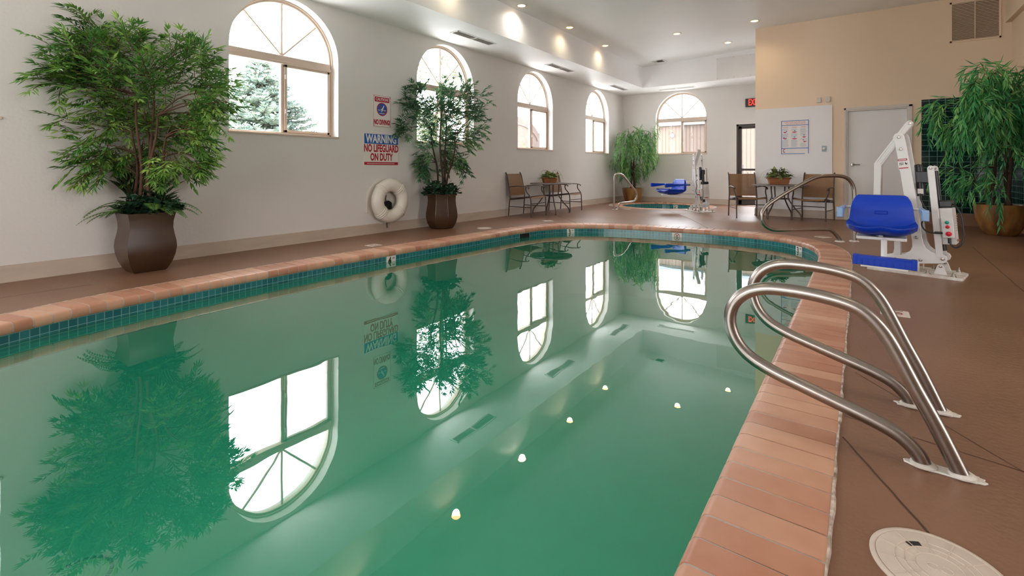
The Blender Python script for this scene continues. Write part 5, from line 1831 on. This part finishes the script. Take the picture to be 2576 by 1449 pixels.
for a, L, z, h in ((175, .40, .72, 3.2), (8, .40, .74, 3.4), (25, .36, .72, 2.6), (160, .36, .72, 2.8), (180, .34, .70, 1.8), (165, .36, .68, 2.2), (15, .34, .68, 2.0), (-5, .30, .64, 1.5), (190, .30, .72, 2.6), (35, .32, .74, 2.4), (180, .24, .62, 1.2), (165, .28, .66, 1.8), (200, .22, .60, .7), (150, .20, .60, 1.0), (10, .24, .64, 1.4), (-15, .22, .62, .9), (30, .25, .66, 1.9), (50, .20, .62, 1.1), (-160, .2, .6, .6), (0, .26, .60, .5), (175, .30, .70, 2.4), (20, .20, .74, 2.2)):
    ang = math.radians(a) + YAW
    broad(b, (.09 * math.cos(ang), .09 * math.sin(ang), z - .06), (math.cos(ang), math.sin(ang), h * .7), L, L * .38, r)
for i, v in enumerate(b.v):
    if v[0] < LIMW: b.v[i] = (LIMW, v[1], v[2])
b.build('striped_leaves', M['striped'], t, smooth=60)
b = MB()
ivy_clump(b, Vector((0, 0, .54)), (.21, .21, .26), 420, r, .055, .3)
ivy_clump(b, Vector(SW(.17, 0)) + Vector((0, 0, .56)), (.15, .15, .20), 200, r, .055, .6)
ivy_clump(b, Vector(SW(-.17, .05)) + Vector((0, 0, .50)), (.10, .10, .10), 60, r, .05, .2)
b.build('ivy', M['ivy'], t, smooth=0)

# --- smaller planter with tree near the second window
t = thing('potted_tree', (-5.44, 5.56, 0), 'leafy potted tree in a round brown planter in front of the second arched window', 'potted plant')
b = MB(); pr = [(.165, 0), (.20, .02), (.245, .09), (.268, .17), (.270, .23), (.258, .31), (.245, .38), (.238, .45), (.243, .52), (.252, .55), (.236, .55), (.222, .46), (.0, .46)]
b.lathe(pr, 8, (0, 0, 0), Matrix.Rotation(.40, 3, 'Z')); b.build('planter', M['planter_brown'], t, smooth=25, bevel=.012, segs=3)
b = MB(); b.lathe([(0, .50), (.225, .50)], 16); b.build('soil', M['soil'], t)
T2 = [(-0.371, 2.097, 0.16), (0.013, 2.129, 0.192), (0.396, 2.097, 0.16), (0.60, 2.117, 0.07), (-0.626, 1.95, 0.115), (-0.307, 1.81, 0.256), (0.077, 1.81, 0.287), (0.428, 1.81, 0.224), (0.56, 1.797, 0.083), (-0.562, 1.554, 0.16), (-0.371, 1.49, 0.224), (0.013, 1.459, 0.287), (0.396, 1.49, 0.224), (0.588, 1.554, 0.077), (-0.243, 1.171, 0.16), (0.077, 1.171, 0.192), (-0.243, 1.03, 0.115), (0.268, 1.107, 0.141), (0.332, 0.98, 0.09), (-.30, .98, .10), (0.16, 1.02, 0.08)]
stems = []
for (u0, v0, u1, v1, h) in ((-.05, .0, -.16, .02, 1.6), (0, -.04, .0, -.05, 1.9), (.04, .03, .06, .06, 1.8), (.08, -.02, .22, -.02, 1.5)):
    a = SW(u0, v0); c = SW(u1, v1)
    stems.append((a.x, a.y, c.x, c.y, h))
L2 = XL + .03 + 5.44
crown_tree(t, T2, 1.45, 7, 760, .095, .021, M['leaf_b'], M['bark_dark'], .50, stems, [('x', L2)], .24, .23)
b = MB(); r = random.Random(19)
for a, L, h in ((180, .26, .6), (150, .30, 1.3), (200, .24, 1.0), (0, .26, .6), (20, .30, 1.2), (-30, .26, .8), (90, .22, 1.1), (-90, .22, .7), (-60, .26, .5), (-120, .26, .6), (60, .2, 1.6), (170, .34, 2.2), (-10, .3, 1.8)):
    ang = math.radians(a) + YAW
    broad(b, (.10 * math.cos(ang), .10 * math.sin(ang), .52), (math.cos(ang), math.sin(ang), h * .7), L, L * .32, r)
for i, v in enumerate(b.v):
    if v[0] < L2: b.v[i] = (L2, v[1], v[2])
b.build('striped_leaves', M['striped'], t, smooth=60)
b = MB(); ivy_clump(b, Vector((0, 0, .53)), (.29, .29, .30), 420, r, .065, .35); b.build('ivy', M['ivy'], t, smooth=0)


# --- weeping trees
def weeping_tree(root, blobs, seed, dens, leafm, barkm, stems, zsoil, lim, LL, LW, SL_, vspread):
    r = random.Random(seed); lf = MB(); tw = MB(); br = MB(); tops = []
    for sx, sy, bx, by, h in stems:
        pts = [Vector((sx + (bx - sx) * i / 8 + .02 * math.sin(i * .9 + sx * 40), sy + (by - sy) * i / 8 + .02 * math.cos(i + sy * 30), zsoil + (h - zsoil) * i / 8)) for i in range(9)]
        b = MB(); b.tube(crom(pts, 3), [.028 - .014 * i / 24 for i in range(25)], 8); b.build('trunk', barkm, root, smooth=60)
        tops += pts[3:]
    for (u, z, rad) in blobs:
        v0 = r.uniform(-vspread, vspread)
        c = EU * u + EV * v0 + Vector((0, 0, z))
        tp = min(tops, key=lambda q: (q - c).length + (1 if q.z > z + .3 else 0))
        mid = tp.lerp(c, .5) + Vector((0, 0, .10))
        br.tube(crom([tp, mid, c], 5), [.009 - .006 * i / 10 for i in range(11)], 5, cap=False)
        for j in range(max(4, int(dens * rad * rad))):
            p = c + rvec(r) * rad * (r.random() ** .6) * .8
            d = (EU * u * .8 + EV * v0 * .8 + rvec(r) * .8 + Vector((0, 0, .35))).normalized()
            tone = r.uniform(.15, .85); L = SL_ * r.uniform(.6, 1.2); n = 9; st = L / n; pts = [p.copy()]
            for i in range(n):
                d = (d + Vector((0, 0, -.42)) + rvec(r) * .08).normalized()
                p = p + d * st; pts.append(p.copy())
                for s in range(2):
                    ld = (d * .9 + rvec(r) * .55 + Vector((0, 0, -.35))).normalized()
                    sd = ld.cross(rvec(r)).normalized()
                    leaf(lf, p, ld, sd, LL * r.uniform(.7, 1.2), LW, r.uniform(-.12, .12), min(1, max(0, tone + r.uniform(-.2, .2))))
            tw.tube(pts, .002, 3, cap=False)
    for mb in (lf, tw, br):
        for i, v in enumerate(mb.v):
            x, y, z = v
            for ax, lo, sg in lim:
                if ax == 'x' and sg * (x - lo) < 0: x = lo + (lo - x) * .2
                if ax == 'y' and sg * (y - lo) < 0: y = lo + (lo - y) * .2
            mb.v[i] = (x, y, z)
    o = br.build('branches', barkm, root, smooth=60); tw.build('twigs', barkm, o, smooth=0)
    lf.build('foliage', leafm, root, smooth=0)


def round_pot(root, prof, m):
    b = MB(); b.lathe(prof, 40); b.build('pot', m, root, smooth=50)


CX3, CY3 = -5.22, 12.98
t = thing('potted_tree', (CX3, CY3, 0), 'weeping potted tree in an ochre pot in the far left corner behind the spa', 'potted plant')
round_pot(t, [(.17, 0), (.19, .01), (.235, .12), (.268, .26), (.282, .36), (.29, .41), (.272, .41), (.258, .34), (.0, .34)], M['pot_glaze'])
b = MB(); b.lathe([(0, .36), (.26, .36)], 20); b.build('soil', M['soil'], t)
T3 = [(0.023, 1.961, 0.226), (-0.20, 1.848, 0.248), (0.305, 1.961, 0.248), (0.53, 1.95, 0.158), (-0.33, 1.55, 0.203), (0.023, 1.55, 0.316), (0.417, 1.6, 0.248), (-0.36, 1.28, 0.181), (-0.09, 1.2, 0.293), (0.305, 1.25, 0.271), (0.48, 1.35, 0.135), (-0.22, 0.98, 0.18), (0.079, 0.95, 0.2), (0.25, 1.02, 0.14)]
weeping_tree(t, T3, 23, 420, M['leaf_weep2'], M['bark_dark'], [(-.03, 0, -.06, .0, 1.7), (.03, .03, .05, .04, 1.9), (.02, -.03, .08, -.05, 1.5)], .36, [('x', XL + .03 - CX3, 1), ('y', YB - .03 - CY3, -1)], .13, .014, .40, .26)

CX4, CY4 = 1.63, 9.70
t = thing('potted_tree', (CX4, CY4, 0), 'large weeping potted tree in an ochre pot in front of the green tiled wall', 'potted plant')
round_pot(t, [(.165, 0), (.18, .01), (.225, .10), (.262, .22), (.282, .33), (.287, .40), (.292, .435), (.275, .44), (.262, .38), (.0, .37)], M['pot_glaze'])
b = MB(); b.lathe([(0, .40), (.265, .40)], 20); b.build('soil', M['soil'], t)
T4 = [(-0.62, 2.10, 0.18), (-0.487, 2.2, 0.286), (-0.143, 2.24, 0.258), (0.143, 2.3, 0.172), (0.40, 2.25, 0.229), (-0.62, 1.88, 0.16), (-0.601, 1.80, 0.30), (-0.2, 1.85, 0.343), (0.2, 1.9, 0.286), (0.45, 1.9, 0.286), (-0.52, 1.64, 0.18), (-0.30, 1.60, 0.22), (0.143, 1.52, 0.229), (-0.14, 1.25, 0.15), (-0.33, .92, 0.15), (-.38, .78, .10), (-.22, .72, .10), (-0.04, .92, 0.15), (0.45, 1.47, 0.258), (-0.60, 1.78, 0.10), (-0.30, .66, 0.08), (0.30, 1.1, 0.2), (-0.72, 2.12, 0.06)]
weeping_tree(t, T4, 31, 360, M['leaf_weep'], M['bark_dark'], [(-.05, 0, -.12, .0, 1.9), (.05, .03, .12, .04, 2.0), (.10, -.05, .05, -.05, 1.7)], .40, [('x', XR - .04 - CX4, -1), ('y', YR - .04 - CY4, -1)], .15, .021, .44, .42)

# --- table baskets
def basket(x, y, z, w, d, h, rz, label, seed, ph):
    t = thing('basket_plant', (x, y, z), label, 'plant basket', rz=rz)
    b = MB()
    b.add([(sx * w / 2 * k, sy * d / 2 * k, zz) for k, zz in ((.84, 0), (1.0, h)) for sx, sy in ((-1, -1), (1, -1), (1, 1), (-1, 1))],
          [(3, 2, 1, 0), (0, 1, 5, 4), (1, 2, 6, 5), (2, 3, 7, 6), (3, 0, 4, 7), (4, 5, 6, 7)])
    b.build('basket', M['wood'], t, smooth=0, bevel=.003)
    b = MB(); n = 40; pts = []
    for s, (a, c) in enumerate((((-1, -1), (1, -1)), ((1, -1), (1, 1)), ((1, 1), (-1, 1)), ((-1, 1), (-1, -1)))):
        for k in range(12):
            q = k / 12
            pts.append(Vector(((a[0] + (c[0] - a[0]) * q) * w / 2 * 1.02, (a[1] + (c[1] - a[1]) * q) * d / 2 * 1.03, h - .008 + .004 * math.sin(len(pts) * 1.6))))
    b.tube(pts, .012, 6, closed=True); b.build('braided_rim', M['wood'], t, smooth=60)
    r = random.Random(seed); b = MB()
    ivy_clump(b, Vector((0, 0, h - .02)), (w * .55, d * .62, ph), 230, r, .055, .45)
    b.build('mixed_leaves', M['mixed'], t, smooth=0)
    b = MB()
    for k in range(16):
        a = r.uniform(0, 2 * math.pi); frond(b, (w * .2 * math.cos(a), d * .2 * math.sin(a), h), (math.cos(a), math.sin(a), 0), r.uniform(.13, .24), 12, r, .03, r.uniform(.3, 1.1), .6)
    b.build('fern_fronds', M['fern'], t, smooth=0)
    b = MB()
    for k in range(10):
        a = r.uniform(0, 2 * math.pi); L = r.uniform(.22, .34); c, s = math.cos(a), math.sin(a)
        b.tube(crom([(0, 0, h), (c * L * .4, s * L * .4, h + .16), (c * L * .8, s * L * .8, h + .10), (c * L, s * L, h - .02)], 4), .0012, 3, cap=False)
    b.build('grass_blades', M['mixed'], t, smooth=0)


basket(-5.33, 8.68, .652, .30, .17, .11, math.radians(50), 'wooden basket of mixed plants on the left wall table', 41, .17)
basket(-1.26, 10.36, .652, .37, .17, .13, math.radians(18), 'long wooden basket of mixed plants on the table under the poster', 43, .26)

# ------------------------------------------------------------------ outside the windows
b = MB(); b.quad((-60, -30, -.35), (XL - .32, -30, -.35), (XL - .32, 60, -.35), (-60, 60, -.35)); b.quad((XL - .32, YB + .3, -.35), (60, YB + .3, -.35), (60, 60, -.35), (XL - .32, 60, -.35))
struct(b.build('ground', M['ground_out'], smooth=0))
t = thing('spruce_tree', (-10.2, 5.02, -.35), 'pale blue green spruce tree outside the largest window', 'tree')
b = MB(); b.tube([(0, 0, 0), (0, 0, 2.0), (0, 0, 3.5)], [.09, .05, .008], 7); b.build('trunk', M['bark'], t)
r = random.Random(2); lf = MB(); br = MB()
z = .5
while z < 3.62:
    R = (3.68 - z) * .62 + .04
    nb = 11 if z < 3.2 else 6
    for k in range(nb):
        a = 2 * math.pi * k / nb + r.uniform(0, 1.2); L = R * r.uniform(.8, 1.12); d = Vector((math.cos(a), math.sin(a), .15)); p = Vector((0, 0, z)); pts = [p.copy()]
        n = max(3, int(L / .075)); st = L / n
        for i in range(n):
            d = (d + Vector((0, 0, .06 if i > n * .5 else -.03))).normalized(); p = p + d * st; pts.append(p.copy())
            side = d.cross(Vector((0, 0, 1))).normalized()
            for s in (-1, 1):
                tl = .22 * L * (1 - i / n * .75) + .05
                td = (d * .75 + side * s + Vector((0, 0, r.uniform(-.1, .25)))).normalized()
                for m_ in range(3):
                    leaf(lf, p + td * tl * m_ / 3, (td + rvec(r) * .35).normalized(), rvec(r).cross(td).normalized(), .11, .045, 0, r.random())
            leaf(lf, p, (d + rvec(r) * .3).normalized(), rvec(r).cross(d).normalized(), .10, .03, .1, r.random())
            leaf(lf, p, (d * .4 + Vector((0, 0, 1))).normalized(), side, .06, .025, 0, r.random())
        br.tube(pts, [.010 * (1 - i / len(pts)) + .002 for i in range(len(pts))], 4, cap=False)
    z += .085
br.build('branches', M['bark'], t, smooth=60); lf.build('foliage', M['spruce'], t, smooth=0)
t = thing('garden_tree', (-9.6, 9.6, -.35), 'leafy deciduous tree outside the second arched window', 'tree')
b = MB(); b.tube(crom([(0, 0, 0), (.05, .1, 1.2), (0, -.05, 2.2), (.05, 0, 3.0)], 4), [.10 - .07 * i / 12 for i in range(13)], 8); b.build('trunk', M['bark'], t, smooth=60)
lf = MB(); br = MB()
for k in range(70):
    c = Vector((r.uniform(-.9, .9), r.gauss(0, 1.0), 1.9 + abs(r.gauss(0, .9)) * 1.2))
    br.tube([Vector((0, 0, min(3.0, c.z - .4))), c.lerp(Vector((0, 0, c.z)), .4) - Vector((0, 0, .15)), c], [.02, .012, .004], 4, cap=False)
    for j in range(45):
        p = c + rvec(r) * r.uniform(.05, .38); d = rvec(r); leaf(lf, p, d, d.cross(rvec(r)).normalized(), .10, .055, 0, r.random())
br.build('branches', M['bark'], t, smooth=60); lf.build('foliage', M['outleaf'], t, smooth=0)

t = thing('siding_building', (-1.5, 19.0, -.35), 'peach sided building outside the back wall window and glazed door', 'building')
b = MB(); b.box((-.4, 1.5, 1.5), (10.8, 3.0, 3.0)); b.build('wall', M['siding'], t, smooth=0)
b = MB()
for k in range(80):
    b.box((-5.7 + k * .1335, -.004, 1.5), (.012, .008, 3.0))
b.build('grooves', M['siding_groove'], t, smooth=0)
b = MB(); b.box((-.4, 1.45, 3.06), (11.0, 3.2, .14)); b.build('roof_trim', M['roof_trim'], t, smooth=0)
t = thing('wall_light', (-5.99, 18.985, 2.26), 'round grey light fixture on the peach building outside the back window', 'outdoor light')
b = MB(); b.lathe([(.085, 0), (.085, .03), (.07, .05), (.065, .06), (.04, .085), (0, .09)], 24, (0, 0, 0), Matrix.Rotation(math.pi / 2, 3, 'X')); b.build('body', M['roof_trim'], t, smooth=50)
b = MB(); b.lathe([(.05, .07), (.045, .088), (.02, .098), (0, .1)], 20, (0, 0, 0), Matrix.Rotation(math.pi / 2, 3, 'X')); b.build('lens', M['white_paint'], t, smooth=50)
t = thing('stone_gable', (-11.0, 15.4, -.35), 'tan arched gable wall outside the third arched window', 'building')
f = frame((0, 0, 0), (0, 1, 0), (0, 0, 1))
b = MB(); b.prism([(-2.2, 0), (1.1, 0), (1.1, 2.75)] + [(-.55 + 1.65 * math.cos(a), 2.45 + .85 * math.sin(a)) for a in [math.pi * (.12 + .76 * i / 20) for i in range(21)]] + [(-2.2, 2.75)], .4, f); b.build('wall', M['stone_out'], t, smooth=0)
b = MB()
arc = [(-.55 + 1.5 * math.cos(a), 2.3 + .72 * math.sin(a)) for a in [math.pi * (.06 + .88 * i / 20) for i in range(21)]]
b.tube([f @ Vector((p[0], p[1], .40)) for p in arc], .05, 6); b.build('arch_band', M['siding'], t, smooth=60)
t = thing('yard_railing', (-2.3, 15.6, -.35), 'dark metal railing outside the glazed exit door', 'railing')
b = MB()
for zz in (.55, .75, .95, 1.15):
    b.tube([(-.6, 0, zz), (1.6, 0, zz)], .016, 6)
b.build('rails', M['dark_frame'], t, smooth=60)
for x in (-.4, .45, 1.3):
    b = MB(); b.tube([(x, 0, 0), (x, 0, 1.2)], .02, 6); b.build('post', M['dark_frame'], t, smooth=60)
b = MB(); b.box((.5, .5, .3), (2.4, .3, .75)); b.build('low_wall', M['stone_out'], t, smooth=0)
